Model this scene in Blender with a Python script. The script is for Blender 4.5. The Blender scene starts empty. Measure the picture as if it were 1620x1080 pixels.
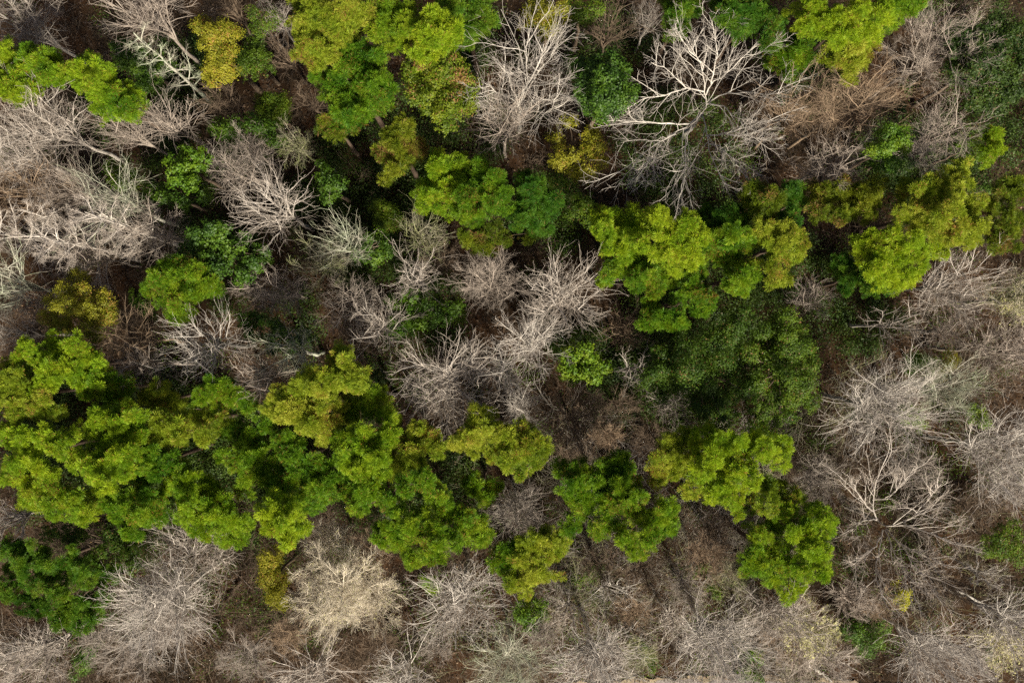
import bpy, math, random
import numpy as np
from mathutils import Vector

# ------------------------------------------------------------------ camera, sky, sun
SC = bpy.context.scene
COL = SC.collection
CAM_Z = 86.0
GROUND_W = 76.0                       # metres of ground across the frame
K = GROUND_W / 1620.0 / CAM_Z         # tangent per photo pixel

cam_d = bpy.data.cameras.new('camera')
cam_d.sensor_width = 36.0
cam_d.lens = 18.0 / (GROUND_W / 2 / CAM_Z)
cam_d.clip_start = 0.5
cam_d.clip_end = 3000
cam = bpy.data.objects.new('camera', cam_d)
cam.location = (0, 0, CAM_Z)
COL.objects.link(cam)
SC.camera = cam

SUN_EL, SUN_AZ = math.radians(46), math.radians(157)   # azimuth clockwise from +Y
world = bpy.data.worlds.new('World')
SC.world = world
world.use_nodes = True
wn = world.node_tree
bg = wn.nodes['Background']
sky = wn.nodes.new('ShaderNodeTexSky')
sky.sky_type = 'NISHITA'
sky.sun_disc = False
sky.dust_density = 5.0
sky.ozone_density = 0.3
sky.air_density = 0.8
sky.sun_elevation = SUN_EL
sky.sun_rotation = SUN_AZ
wn.links.new(sky.outputs[0], bg.inputs[0])
bg.inputs[1].default_value = 0.05

sun_d = bpy.data.lights.new('sun', 'SUN')
sun_d.energy = 4.8
sun_d.angle = math.radians(6)
sun_d.color = (1.0, 0.93, 0.77)
sun = bpy.data.objects.new('sun', sun_d)
sv = Vector((math.cos(SUN_EL) * math.sin(SUN_AZ), math.cos(SUN_EL) * math.cos(SUN_AZ), math.sin(SUN_EL)))
sun.rotation_euler = sv.to_track_quat('Z', 'Y').to_euler()
sun.location = (20, -40, 80)
COL.objects.link(sun)

SC.view_settings.view_transform = 'Standard'
SC.view_settings.look = 'None'
SC.view_settings.gamma = 1.0
SC.view_settings.exposure = 1.12
SC.cycles.use_denoising = False
SC.cycles.sample_clamp_indirect = 1.5
SC.cycles.sample_clamp_direct = 12.0
SC.cycles.caustics_reflective = False
SC.cycles.caustics_refractive = False
SC.cycles.max_bounces = 5
SC.cycles.diffuse_bounces = 3
SC.cycles.transmission_bounces = 3
SC.cycles.glossy_bounces = 2
SC.cycles.transparent_max_bounces = 4


def W(px, py, z):
    """world point at height z that lies under photo pixel (px, py)"""
    f = K * (CAM_Z - z)
    return np.array([(px - 810.0) * f, (540.0 - py) * f, z])


# ------------------------------------------------------------------ mesh helpers
class Acc:
    """collects verts, quads and triangles, builds ONE mesh object"""
    def __init__(self):
        self.v, self.q, self.t, self.n = [], [], [], 0

    def add(self, v, q=None, t=None):
        v = np.asarray(v, np.float32).reshape(-1, 3)
        if q is not None and len(q):
            self.q.append(np.asarray(q, np.int64).reshape(-1, 4) + self.n)
        if t is not None and len(t):
            self.t.append(np.asarray(t, np.int64).reshape(-1, 3) + self.n)
        self.v.append(v)
        self.n += len(v)

    def build(self, name, mat, parent=None, origin=(0, 0, 0), smooth=False):
        v = np.concatenate(self.v) - np.asarray(origin, np.float32)
        q = np.concatenate(self.q) if self.q else np.zeros((0, 4), np.int64)
        t = np.concatenate(self.t) if self.t else np.zeros((0, 3), np.int64)
        me = bpy.data.meshes.new(name)
        me.vertices.add(len(v))
        me.vertices.foreach_set('co', v.astype(np.float32).ravel())
        li = np.concatenate([q.ravel(), t.ravel()]).astype(np.int32)
        me.loops.add(len(li))
        me.loops.foreach_set('vertex_index', li)
        ls = np.concatenate([np.arange(len(q)) * 4, len(q) * 4 + np.arange(len(t)) * 3]).astype(np.int32)
        me.polygons.add(len(ls))
        me.polygons.foreach_set('loop_start', ls)
        me.update(calc_edges=True)
        if smooth:
            me.polygons.foreach_set('use_smooth', np.ones(len(ls), bool))
        me.materials.append(mat)
        o = bpy.data.objects.new(name, me)
        COL.objects.link(o)
        if parent is not None:
            o.parent = parent
        return o


def unit(a):
    return a / np.maximum(np.linalg.norm(a, axis=-1, keepdims=True), 1e-9)


def tubes(P, R, k=3, rng=None):
    """P (N,S,3) polylines, R (N,S) radii -> verts, quads"""
    N, S, _ = P.shape
    T = unit(np.gradient(P, axis=1))
    ax = rng.normal(size=(N, 1, 3))
    u = unit(ax - (ax * T).sum(-1, keepdims=True) * T)
    w = np.cross(T, u)
    a = np.arange(k) * 2 * np.pi / k
    ring = P[:, :, None, :] + R[:, :, None, None] * (u[:, :, None, :] * np.cos(a)[:, None] + w[:, :, None, :] * np.sin(a)[:, None])
    n = np.arange(N)[:, None, None] * (S * k)
    s = np.arange(S - 1)[None, :, None] * k
    j = np.arange(k)[None, None, :]
    j2 = (j + 1) % k
    q = np.stack([n + s + j, n + s + j2, n + s + k + j2, n + s + k + j], -1).reshape(-1, 4)
    return ring.reshape(-1, 3), q


def grow(S, D, L, nseg, wig, up, rng):
    """random-walk polylines from S along D, length L"""
    N = len(S)
    P = np.zeros((N, nseg + 1, 3))
    P[:, 0] = S
    d = unit(D)
    st = (L / nseg)[:, None]
    for i in range(nseg):
        d = unit(d + rng.normal(size=(N, 3)) * wig + np.array([0, 0, up]))
        P[:, i + 1] = P[:, i] + d * st
    return P


def sprout(P, L, c, t0, t1, a0, a1, frac, rng, minlen=0.12, bias=None):
    """c children along each polyline of P: start, direction, length, t"""
    N, S, _ = P.shape
    t = (t0 + (t1 - t0) * (np.arange(c)[None, :] + rng.random((N, c))) / c)
    f = t * (S - 1)
    i = np.minimum(f.astype(int), S - 2)
    r = (f - i)[..., None]
    n = np.arange(N)[:, None]
    st = P[n, i] * (1 - r) + P[n, i + 1] * r
    T = unit(P[n, i + 1] - P[n, i])
    ax = rng.normal(size=T.shape)
    if bias is not None:
        ax = ax + bias
    u = unit(ax - (ax * T).sum(-1, keepdims=True) * T)
    ang = a0 + (a1 - a0) * rng.random((N, c, 1))
    D = T * np.cos(ang) + u * np.sin(ang)
    ln = L[:, None] * frac * (1.15 - 0.6 * t) * rng.uniform(0.65, 1.25, (N, c))
    return st.reshape(-1, 3), D.reshape(-1, 3), np.maximum(ln, minlen).reshape(-1), t.reshape(-1)


def taper(r0, r1, n, S):
    r0 = np.broadcast_to(np.asarray(r0, float), (n,))[:, None]
    r1 = np.broadcast_to(np.asarray(r1, float), (n,))[:, None]
    t = np.linspace(0, 1, S)[None, :]
    return r0 + (r1 - r0) * t ** 0.8


# ------------------------------------------------------------------ materials
def new_mat(name):
    m = bpy.data.materials.new(name)
    m.use_nodes = True
    nt = m.node_tree
    nt.nodes.clear()
    return m, nt


def node(nt, typ, **kw):
    n = nt.nodes.new(typ)
    for k_, v_ in kw.items():
        setattr(n, k_, v_)
    return n


def ramp(nt, fac, stops):
    r = node(nt, 'ShaderNodeValToRGB')
    e = r.color_ramp.elements
    while len(e) < len(stops):
        e.new(0.5)
    for el, (p, c) in zip(e, stops):
        el.position = p
        el.color = (*c, 1)
    nt.links.new(fac, r.inputs[0])
    return r.outputs[0]


def mixc(nt, fac, a, b, typ='MIX'):
    m = node(nt, 'ShaderNodeMix', data_type='RGBA', blend_type=typ)
    for sock, val in ((m.inputs[0], fac), (m.inputs[6], a), (m.inputs[7], b)):
        if hasattr(val, 'links'):
            nt.links.new(val, sock)
        elif isinstance(val, tuple):
            sock.default_value = (*val, 1)
        else:
            sock.default_value = val
    return m.outputs[2]


def obj_noise(nt, scale, detail=2.0, rough=0.5):
    g = node(nt, 'ShaderNodeNewGeometry')
    n = node(nt, 'ShaderNodeTexNoise')
    n.inputs['Scale'].default_value = scale
    n.inputs['Detail'].default_value = detail
    n.inputs['Roughness'].default_value = rough
    nt.links.new(g.outputs['Position'], n.inputs['Vector'])
    return n.outputs[0]


def leaf_mat(name, c_deep, c_mid, c_tip, transl=0.35, old=None, old_amt=0.12, gloss=0.25):
    """leaf colours vary per leaf, per shoot (small noise) and per bough (larger noise)"""
    m, nt = new_mat(name)
    g = node(nt, 'ShaderNodeNewGeometry')
    oi = node(nt, 'ShaderNodeObjectInfo')
    n1 = obj_noise(nt, 0.75, 3.0, 0.65)
    mr = node(nt, 'ShaderNodeMapRange')
    mr.inputs[1].default_value, mr.inputs[2].default_value = 0.33, 0.67
    nt.links.new(n1, mr.inputs[0])
    a = node(nt, 'ShaderNodeMath', operation='MULTIPLY_ADD')      # 0.55*noise + 0.30*island + 0.15*object
    nt.links.new(g.outputs['Random Per Island'], a.inputs[0])
    a.inputs[1].default_value = 0.26
    b = node(nt, 'ShaderNodeMath', operation='MULTIPLY_ADD')
    nt.links.new(mr.outputs[0], b.inputs[0])
    b.inputs[1].default_value = 0.50
    nt.links.new(a.outputs[0], b.inputs[2])
    c = node(nt, 'ShaderNodeMath', operation='MULTIPLY_ADD')
    nt.links.new(oi.outputs['Random'], c.inputs[0])
    c.inputs[1].default_value = 0.28
    nt.links.new(b.outputs[0], c.inputs[2])
    a.inputs[2].default_value = 0.0
    col = ramp(nt, c.outputs[0], [(0.12, c_deep), (0.5, c_mid), (0.88, c_tip)])
    if old is not None:                                            # browned needles / dry leaves in patches
        n2 = obj_noise(nt, 0.55, 2.0, 0.6)
        m2 = node(nt, 'ShaderNodeMapRange')
        m2.inputs[1].default_value, m2.inputs[2].default_value = 0.52, 0.72
        m2.inputs[3].default_value, m2.inputs[4].default_value = 0.02, min(1.0, old_amt * 3)
        nt.links.new(n2, m2.inputs[0])
        w = node(nt, 'ShaderNodeTexWhiteNoise', noise_dimensions='1D')
        nt.links.new(g.outputs['Random Per Island'], w.inputs['W'])
        lt = node(nt, 'ShaderNodeMath', operation='LESS_THAN')
        nt.links.new(w.outputs[0], lt.inputs[0])
        nt.links.new(m2.outputs[0], lt.inputs[1])
        col = mixc(nt, lt.outputs[0], col, old)
    p = node(nt, 'ShaderNodeBsdfPrincipled')
    p.inputs['Roughness'].default_value = 0.55
    p.inputs['Specular IOR Level'].default_value = gloss
    nt.links.new(col, p.inputs['Base Color'])
    tr = node(nt, 'ShaderNodeBsdfTranslucent')
    nt.links.new(mixc(nt, 1.0, col, (1.0, 1.0, 0.55), 'MULTIPLY'), tr.inputs[0])
    mx = node(nt, 'ShaderNodeMixShader')
    mx.inputs[0].default_value = transl
    nt.links.new(p.outputs[0], mx.inputs[1])
    nt.links.new(tr.outputs[0], mx.inputs[2])
    out = node(nt, 'ShaderNodeOutputMaterial')
    nt.links.new(mx.outputs[0], out.inputs[0])
    return m


def bark_mat(name, c0, c1, moss=None):
    m, nt = new_mat(name)
    g = node(nt, 'ShaderNodeNewGeometry')
    n1 = obj_noise(nt, 2.2, 3.0, 0.6)
    a = node(nt, 'ShaderNodeMath', operation='MULTIPLY_ADD')
    nt.links.new(g.outputs['Random Per Island'], a.inputs[0])
    a.inputs[1].default_value = 0.5
    mr = node(nt, 'ShaderNodeMapRange')
    mr.inputs[1].default_value, mr.inputs[2].default_value = 0.3, 0.7
    mr.inputs[4].default_value = 0.5
    nt.links.new(n1, mr.inputs[0])
    nt.links.new(mr.outputs[0], a.inputs[2])
    col = ramp(nt, a.outputs[0], [(0.1, c0), (0.9, c1)])
    if moss is not None:
        n2 = obj_noise(nt, 0.8, 2.0, 0.6)
        m2 = node(nt, 'ShaderNodeMapRange')
        m2.inputs[1].default_value, m2.inputs[2].default_value = 0.42, 0.62
        nt.links.new(n2, m2.inputs[0])
        col = mixc(nt, m2.outputs[0], col, moss)
    p = node(nt, 'ShaderNodeBsdfPrincipled')
    p.inputs['Roughness'].default_value = 0.85
    p.inputs['Specular IOR Level'].default_value = 0.2
    nt.links.new(col, p.inputs['Base Color'])
    out = node(nt, 'ShaderNodeOutputMaterial')
    nt.links.new(p.outputs[0], out.inputs[0])
    return m


LEAF = {
    'pine':   leaf_mat('pine_needles', (0.036, 0.115, 0.005), (0.120, 0.232, 0.008), (0.265, 0.340, 0.014), 0.42, (0.25, 0.13, 0.03), 0.10),
    'bright': leaf_mat('bright_pine_needles', (0.062, 0.165, 0.006), (0.195, 0.310, 0.010), (0.345, 0.425, 0.018), 0.42, (0.28, 0.15, 0.03), 0.06),
    'lime':   leaf_mat('yellow_green_needles', (0.090, 0.160, 0.010), (0.230, 0.298, 0.016), (0.385, 0.395, 0.045), 0.42, (0.30, 0.16, 0.04), 0.16),
    'green':  leaf_mat('green_pine_needles', (0.020, 0.085, 0.006), (0.068, 0.160, 0.010), (0.160, 0.245, 0.012), 0.4, (0.17, 0.10, 0.03), 0.06),
    'olive':  leaf_mat('olive_needles', (0.045, 0.085, 0.005), (0.110, 0.155, 0.007), (0.215, 0.235, 0.014), 0.35, (0.22, 0.12, 0.04), 0.25),
    'holly':  leaf_mat('evergreen_leaves', (0.014, 0.042, 0.003), (0.042, 0.095, 0.005), (0.100, 0.170, 0.008), 0.3, None, 0, 0.35),
    'leafy':  leaf_mat('glossy_green_leaves', (0.030, 0.085, 0.004), (0.085, 0.165, 0.006), (0.185, 0.250, 0.010), 0.35, None, 0, 0.35),
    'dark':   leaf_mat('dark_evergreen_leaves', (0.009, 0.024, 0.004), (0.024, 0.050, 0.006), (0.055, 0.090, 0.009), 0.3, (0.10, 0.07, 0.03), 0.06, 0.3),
    'moss':   leaf_mat('mossy_olive_leaves', (0.026, 0.055, 0.004), (0.060, 0.108, 0.006), (0.125, 0.180, 0.009), 0.35, (0.16, 0.09, 0.03), 0.06, 0.25),
    'shade':  leaf_mat('dark_olive_leaves', (0.020, 0.046, 0.004), (0.046, 0.090, 0.006), (0.098, 0.150, 0.009), 0.35, (0.15, 0.09, 0.03), 0.05, 0.25),  # an olive a little darker than the mossy leaves
    'gold':   leaf_mat('golden_leaves', (0.090, 0.105, 0.008), (0.200, 0.200, 0.012), (0.330, 0.300, 0.028), 0.35, (0.28, 0.15, 0.03), 0.12),
    'lemon':  leaf_mat('lemon_yellow_leaves', (0.220, 0.230, 0.010), (0.330, 0.320, 0.014), (0.420, 0.390, 0.030), 0.35),
    'sage':   leaf_mat('pale_budding_leaves', (0.230, 0.230, 0.090), (0.350, 0.340, 0.140), (0.460, 0.430, 0.190), 0.3),
}
BARK = {
    'white':  bark_mat('white_bark', (0.24, 0.21, 0.185), (0.60, 0.555, 0.50)),
    'pale':   bark_mat('pale_bark', (0.25, 0.215, 0.19), (0.55, 0.495, 0.445)),
    'grey':   bark_mat('grey_bark', (0.17, 0.15, 0.13), (0.37, 0.33, 0.295)),
    'pink':   bark_mat('pinkish_grey_bark', (0.21, 0.17, 0.14), (0.42, 0.355, 0.305)),
    'brown':  bark_mat('brown_bark', (0.070, 0.048, 0.032), (0.19, 0.140, 0.100)),
    'tan':    bark_mat('tan_bark', (0.17, 0.115, 0.072), (0.34, 0.25, 0.175)),
    'lichen': bark_mat('lichen_covered_bark', (0.27, 0.25, 0.20), (0.50, 0.47, 0.40), (0.40, 0.42, 0.32)),
    'mossy':  bark_mat('mossy_bark', (0.19, 0.17, 0.12), (0.34, 0.31, 0.23), (0.22, 0.23, 0.10)),
    'cream':  bark_mat('cream_twigs', (0.44, 0.375, 0.285), (0.70, 0.625, 0.50)),
    'pinebark': bark_mat('pine_bark', (0.05, 0.034, 0.024), (0.12, 0.082, 0.06)),
}
BARK['brush'] = bark_mat('brush_stems', (0.026, 0.019, 0.012), (0.075, 0.055, 0.038))
TWIG = {
    'white':  bark_mat('white_tree_twigs', (0.27, 0.235, 0.21), (0.55, 0.495, 0.445)),
    'pale':   bark_mat('pale_tree_twigs', (0.24, 0.20, 0.17), (0.48, 0.415, 0.36)),
    'lichen': bark_mat('lichen_tree_twigs', (0.21, 0.185, 0.145), (0.38, 0.35, 0.28), (0.30, 0.33, 0.22)),
    'grey':   bark_mat('grey_tree_twigs', (0.17, 0.14, 0.12), (0.34, 0.29, 0.25)),
}


# ------------------------------------------------------------------ the setting
def make_ground():
    rng = np.random.default_rng(5)
    n, half = 150, 62.0
    xs = np.linspace(-half, half, n)
    X, Y = np.meshgrid(xs, xs)
    Z = 0.10 * np.sin(X * .31 + 1) * np.cos(Y * .27) + 0.06 * np.sin(X * .83 + Y * .6) + rng.normal(size=X.shape) * .015
    Z = np.where(Y < -23.5, Z * np.clip((Y + 40) / 30, 0, 0.15), Z) - .14
    edge = np.maximum(np.abs(X), np.abs(Y)) > half - 1
    Z[edge] = -.14
    v = np.stack([X, Y, Z], -1).reshape(-1, 3)
    i = np.arange(n * n).reshape(n, n)
    q = np.stack([i[:-1, :-1], i[:-1, 1:], i[1:, 1:], i[1:, :-1]], -1).reshape(-1, 4)
    A = Acc()
    A.add(v, q)
    B = 900.0                                         # the same sheet carried on to the horizon
    v2 = [(-half, -half, -.14), (half, -half, -.14), (half, half, -.14), (-half, half, -.14),
          (-B, -B, -.14), (B, -B, -.14), (B, B, -.14), (-B, B, -.14)]
    A.add(v2, [(0, 4, 5, 1), (1, 5, 6, 2), (2, 6, 7, 3), (3, 7, 4, 0)])
    m, nt = new_mat('leaf_litter_soil')
    c = ramp(nt, obj_noise(nt, 7.0, 6.0, 0.75), [(0.30, (0.008, 0.006, 0.004)), (0.47, (0.018, 0.012, 0.007)), (0.62, (0.040, 0.027, 0.016)), (0.75, (0.095, 0.070, 0.046))])
    c = mixc(nt, ramp(nt, obj_noise(nt, 0.35, 4.0, 0.6), [(0.40, (0, 0, 0)), (0.62, (1, 1, 1))]), c, (0.042, 0.021, 0.010))
    p = node(nt, 'ShaderNodeBsdfPrincipled')
    p.inputs['Roughness'].default_value = 0.95
    p.inputs['Specular IOR Level'].default_value = 0.1
    nt.links.new(c, p.inputs['Base Color'])
    bp = node(nt, 'ShaderNodeBump')
    bp.inputs['Strength'].default_value = 0.8
    bp.inputs['Distance'].default_value = 0.06
    nt.links.new(obj_noise(nt, 9.0, 5.0, 0.7), bp.inputs['Height'])
    nt.links.new(bp.outputs[0], p.inputs['Normal'])
    out = node(nt, 'ShaderNodeOutputMaterial')
    nt.links.new(p.outputs[0], out.inputs[0])
    o = A.build('ground', m, smooth=True)
    o['kind'] = 'structure'


def make_road():
    """worn grey track that just enters the frame at its lower edge"""
    def strip(name, y_top, width, z, col0, col1, sc):
        x = np.linspace(-6, 70, 240)
        yc = y_top - 0.004 * (x - 16) ** 2 + 0.12 * np.sin(x * 1.3 + z * 400) + 0.09 * np.sin(x * 3.1 + z * 900) + 0.06 * np.sin(x * 7.7)
        a = np.stack([x, yc, np.full_like(x, z)], -1)
        b = np.stack([x, yc - width, np.full_like(x, z)], -1)
        v = np.concatenate([b, a])
        i = np.arange(239)
        A = Acc()
        A.add(v, np.stack([i, i + 1, i + 241, i + 240], -1))
        m, nt = new_mat(name)
        c = ramp(nt, obj_noise(nt, sc, 5.0, 0.7), [(0.3, col0), (0.7, col1)])
        p = node(nt, 'ShaderNodeBsdfPrincipled')
        p.inputs['Roughness'].default_value = 0.9
        nt.links.new(c, p.inputs['Base Color'])
        out = node(nt, 'ShaderNodeOutputMaterial')
        nt.links.new(p.outputs[0], out.inputs[0])
        o = A.build(name, m)
        o['kind'] = 'structure'
    strip('road_verge', -24.85, 6.6, 0.005, (0.10, 0.07, 0.045), (0.30, 0.23, 0.15), 2.0)
    strip('road', -25.08, 5.2, 0.012, (0.12, 0.10, 0.095), (0.20, 0.17, 0.16), 3.0)


def make_litter():
    rng = np.random.default_rng(11)
    N = 130000
    c = np.stack([rng.uniform(-46, 46, N), rng.uniform(-33, 33, N), np.full(N, .0)], -1)
    keep = ~((c[:, 1] < -25.2) & (c[:, 0] > -4) & (rng.random(N) < .8))
    c = c[keep]
    N = len(c)
    c[:, 2] = rng.uniform(.0, .09, N)
    a = rng.uniform(0, 2 * np.pi, N)
    s = rng.uniform(.045, .11, N)[:, None]
    d1 = np.stack([np.cos(a), np.sin(a), rng.normal(size=N) * .35], -1) * s
    d2 = np.stack([-np.sin(a), np.cos(a), rng.normal(size=N) * .35], -1) * s * .62
    v = np.stack([c - d1, c + d2, c + d1, c - d2], 1).reshape(-1, 3)
    A = Acc()
    A.add(v, np.arange(4 * N).reshape(N, 4))
    m, nt = new_mat('fallen_leaves')
    g = node(nt, 'ShaderNodeNewGeometry')
    c = ramp(nt, g.outputs['Random Per Island'], [(0.0, (0.020, 0.011, 0.007)), (0.45, (0.027, 0.015, 0.008)), (0.75, (0.062, 0.035, 0.018)), (1.0, (0.17, 0.11, 0.065))])
    p = node(nt, 'ShaderNodeBsdfPrincipled')
    p.inputs['Roughness'].default_value = 0.8
    nt.links.new(c, p.inputs['Base Color'])
    out = node(nt, 'ShaderNodeOutputMaterial')
    nt.links.new(p.outputs[0], out.inputs[0])
    o = A.build('leaf_litter', m)
    o['kind'] = 'stuff'
    o['label'] = 'brown fallen leaves covering the forest floor between the trees'
    o['category'] = 'leaf litter'


def brush_proto(rng, h, n):
    """a bare multi-stemmed sapling"""
    A = []
    S = rng.normal(size=(n, 3)) * [.12, .12, 0]
    D = np.stack([rng.normal(size=n) * .55, rng.normal(size=n) * .55, np.ones(n)], -1)
    L = h * rng.uniform(.6, 1.1, n)
    P = grow(S, D, L, 3, .16, .02, rng)
    A.append(tubes(P, taper(.014, .006, n, 4), 3, rng))
    s, d, l, _ = sprout(P, L, 5, .3, 1, .5, 1.0, .42, rng)
    P2 = grow(s, d, l, 2, .2, .02, rng)
    A.append(tubes(P2, taper(.009, .005, len(s), 3), 3, rng))
    s, d, l, _ = sprout(P2, l, 3, .3, 1, .5, 1.0, .6, rng, .18)
    P3 = grow(s, d, l, 1, .2, .02, rng)
    A.append(tubes(P3, taper(.007, .005, len(s), 2), 3, rng))
    vs, qs, o = [], [], 0
    for v, q in A:
        vs.append(v)
        qs.append(q + o)
        o += len(v)
    return np.concatenate(vs), np.concatenate(qs)


DARK_GAPS = [(700, 205, 100), (1075, 235, 95), (1350, 480, 85), (1565, 215, 90), (290, 110, 65), (735, 70, 50), (590, 400, 75), (960, 70, 70),  # dark gaps: brush left out, dark foliage added so they read as shade
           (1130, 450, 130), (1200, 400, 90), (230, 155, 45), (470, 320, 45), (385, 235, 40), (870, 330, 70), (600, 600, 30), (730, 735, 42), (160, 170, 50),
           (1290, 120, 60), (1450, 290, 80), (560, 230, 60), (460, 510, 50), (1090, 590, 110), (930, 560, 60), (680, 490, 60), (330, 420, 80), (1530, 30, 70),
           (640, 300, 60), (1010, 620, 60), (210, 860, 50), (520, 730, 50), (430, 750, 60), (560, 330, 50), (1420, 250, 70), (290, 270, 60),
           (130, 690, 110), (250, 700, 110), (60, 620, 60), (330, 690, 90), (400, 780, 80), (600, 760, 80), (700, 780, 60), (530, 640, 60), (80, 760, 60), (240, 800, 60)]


def gloom(x, y, z=1.0):
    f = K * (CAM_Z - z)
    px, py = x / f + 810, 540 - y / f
    return max((1 - math.hypot(px - a, py - b) / r) for a, b, r in DARK_GAPS)


def make_scattered_foliage():
    """sparse olive leaves still hanging in the brush"""
    rng = np.random.default_rng(78)
    A = Acc()
    for _ in range(1000):
        px, py = rng.uniform(-40, 1660), rng.uniform(-30, 1060)
        if rng.random() > .25 + .75 * (py / 1080) ** 2:
            continue
        z = rng.uniform(.4, 3.0)
        c = W(px, py, z)
        n = int(rng.uniform(60, 330))
        off = rng.normal(size=(n, 3)) * [.6, .6, .4] * rng.uniform(.6, 1.3)
        leaves_mesh(c + off, unit(rng.normal(size=(n, 3)) + [0, 0, .8]), rng.uniform(.04, .085, n), rng, A)
    o = A.build('brush_foliage', LEAF['shade'])
    o['kind'] = 'stuff'
    o['label'] = 'sparse olive leaves scattered through the brown brush'
    o['category'] = 'undergrowth'


def make_darkening_foliage():
    """dark low leaf clumps added to deepen the shade in the canopy gaps"""
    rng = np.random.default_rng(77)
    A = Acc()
    for a, b, r in DARK_GAPS:
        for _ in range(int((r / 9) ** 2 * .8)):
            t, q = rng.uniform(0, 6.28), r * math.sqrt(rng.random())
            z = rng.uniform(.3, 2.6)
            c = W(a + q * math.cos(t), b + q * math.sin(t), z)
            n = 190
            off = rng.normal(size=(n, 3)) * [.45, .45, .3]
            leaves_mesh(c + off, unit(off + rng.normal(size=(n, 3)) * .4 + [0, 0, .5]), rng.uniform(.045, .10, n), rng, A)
    o = A.build('darkening_foliage', LEAF['dark'])  # dark leaves put the shade of the gaps into the colour
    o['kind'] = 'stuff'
    o['label'] = 'dark green low foliage added to deepen the shade in gaps between the crowns'
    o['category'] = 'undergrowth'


def make_brush(name, seed, count, mat, label, h0, h1, box, avoid_road=True, nstem=7):
    rng = np.random.default_rng(seed)
    protos = [brush_proto(rng, rng.uniform(h0, h1), nstem) for _ in range(10)]
    A = Acc()
    for _ in range(count):
        x, y = rng.uniform(box[0], box[2]), rng.uniform(box[1], box[3])
        if avoid_road and y < -25.5 and x > -5:
            continue
        if gloom(x, y) > rng.uniform(0, .35):
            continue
        v, q = protos[rng.integers(10)]
        a, s = rng.uniform(0, 6.3), rng.uniform(.7, 1.35)
        R = np.array([[math.cos(a), -math.sin(a), 0], [math.sin(a), math.cos(a), 0], [0, 0, 1]]) * s
        A.add(v @ R.T + [x, y, -.1], q)
    o = A.build(name, mat)
    o['kind'] = 'stuff'
    o['label'] = label
    o['category'] = 'undergrowth'


# ------------------------------------------------------------------ trees
def root(name, label, cat, loc, group):
    o = bpy.data.objects.new(name, None)
    o.empty_display_size = 0.5
    o.location = loc
    COL.objects.link(o)
    o['label'] = label
    o['category'] = cat
    if group:
        o['group'] = group
    return o


_rt = np.random.default_rng(3)


def puff_template(n, spread, wid):
    d = unit(_rt.normal(size=(n * 4, 3)))
    d = d[d[:, 2] > -.35][:n]
    r = _rt.uniform(.72, 1.12, (len(d), 1))
    ax = _rt.normal(size=d.shape)
    u = unit(ax - (ax * d).sum(-1, keepdims=True) * d)
    w = wid * _rt.uniform(.7, 1.3, (len(d), 1))
    a = d * .12
    tip = d * r
    return np.stack([a, tip * .9 + u * w, tip * 1.05 - u * w * .4], 1)      # (n,3,3)


PUFFS = [puff_template(125, 1, .052) for _ in range(14)]


def puffs_mesh(C, rp, rng, acc):
    """needle tufts of radius rp at the centres C"""
    for k in range(14):
        sel = np.arange(k, len(C), 14)
        if not len(sel):
            continue
        T = PUFFS[(k + rng.integers(14)) % 14]
        a = rng.uniform(0, 2 * np.pi, len(sel))
        ca, sa = np.cos(a), np.sin(a)
        R = np.zeros((len(sel), 3, 3))
        R[:, 0, 0], R[:, 0, 1], R[:, 1, 0], R[:, 1, 1], R[:, 2, 2] = ca, -sa, sa, ca, 1
        # lean every tuft a little
        tl = rng.normal(size=(len(sel), 2)) * .3
        R[:, 2, 0], R[:, 2, 1] = tl[:, 0], tl[:, 1]
        V = np.einsum('nij,tcj->ntci', R, T) * rp[sel][:, None, None, None] + C[sel][:, None, None, :]
        v = V.reshape(-1, 3)
        acc.add(v, None, np.arange(len(v)).reshape(-1, 3))


def leaves_mesh(C, Nrm, size, rng, acc, aspect=.55):
    n = len(C)
    ax = rng.normal(size=(n, 3))
    u = unit(ax - (ax * Nrm).sum(-1, keepdims=True) * Nrm)
    w = np.cross(Nrm, u)
    s = size[:, None]
    fold = Nrm * s * .18
    v = np.stack([C - u * s, C + w * s * aspect + fold, C + u * s, C - w * s * aspect + fold], 1).reshape(-1, 3)
    acc.add(v, np.arange(4 * n).reshape(n, 4))


def lobes_of(txt):
    out = []
    for t in txt.split():
        a = t.split(',')
        out.append([float(a[0]), float(a[1]), float(a[2])])
    return np.array(out)


TREE_N = [0]


def wood(base, H, tips, r0, rng, topfrac=.9):
    A = Acc()
    top = np.array([base[0], base[1], H * topfrac])
    P = np.linspace(np.array([base[0], base[1], -.25]), top, 9)[None].copy()
    P[:, 1:-1, :2] += rng.normal(size=(1, 7, 2)) * .05
    A.add(*tubes(P, taper(r0, r0 * .22, 1, 9), 7, rng))
    if len(tips):
        d = np.linalg.norm(tips[:, :2] - base[:2], axis=1)
        z0 = np.clip(tips[:, 2] - .35 - d * rng.uniform(.25, .6, len(tips)), .25 * H, H * topfrac - .2)
        s = np.stack([np.full(len(tips), base[0]), np.full(len(tips), base[1]), z0], -1)
        t = np.linspace(0, 1, 6)[None, :, None]
        c = s * .5 + tips * .5
        c[:, 2] -= .12 * d
        Q = s[:, None] * (1 - t) ** 2 + 2 * c[:, None] * t * (1 - t) + tips[:, None] * t ** 2
        Q[:, 1:-1] += rng.normal(size=Q[:, 1:-1].shape) * .05
        A.add(*tubes(Q, taper(np.clip(.018 * d + .02, .02, .09), .012, len(tips), 6), 5, rng))
    return A


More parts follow.
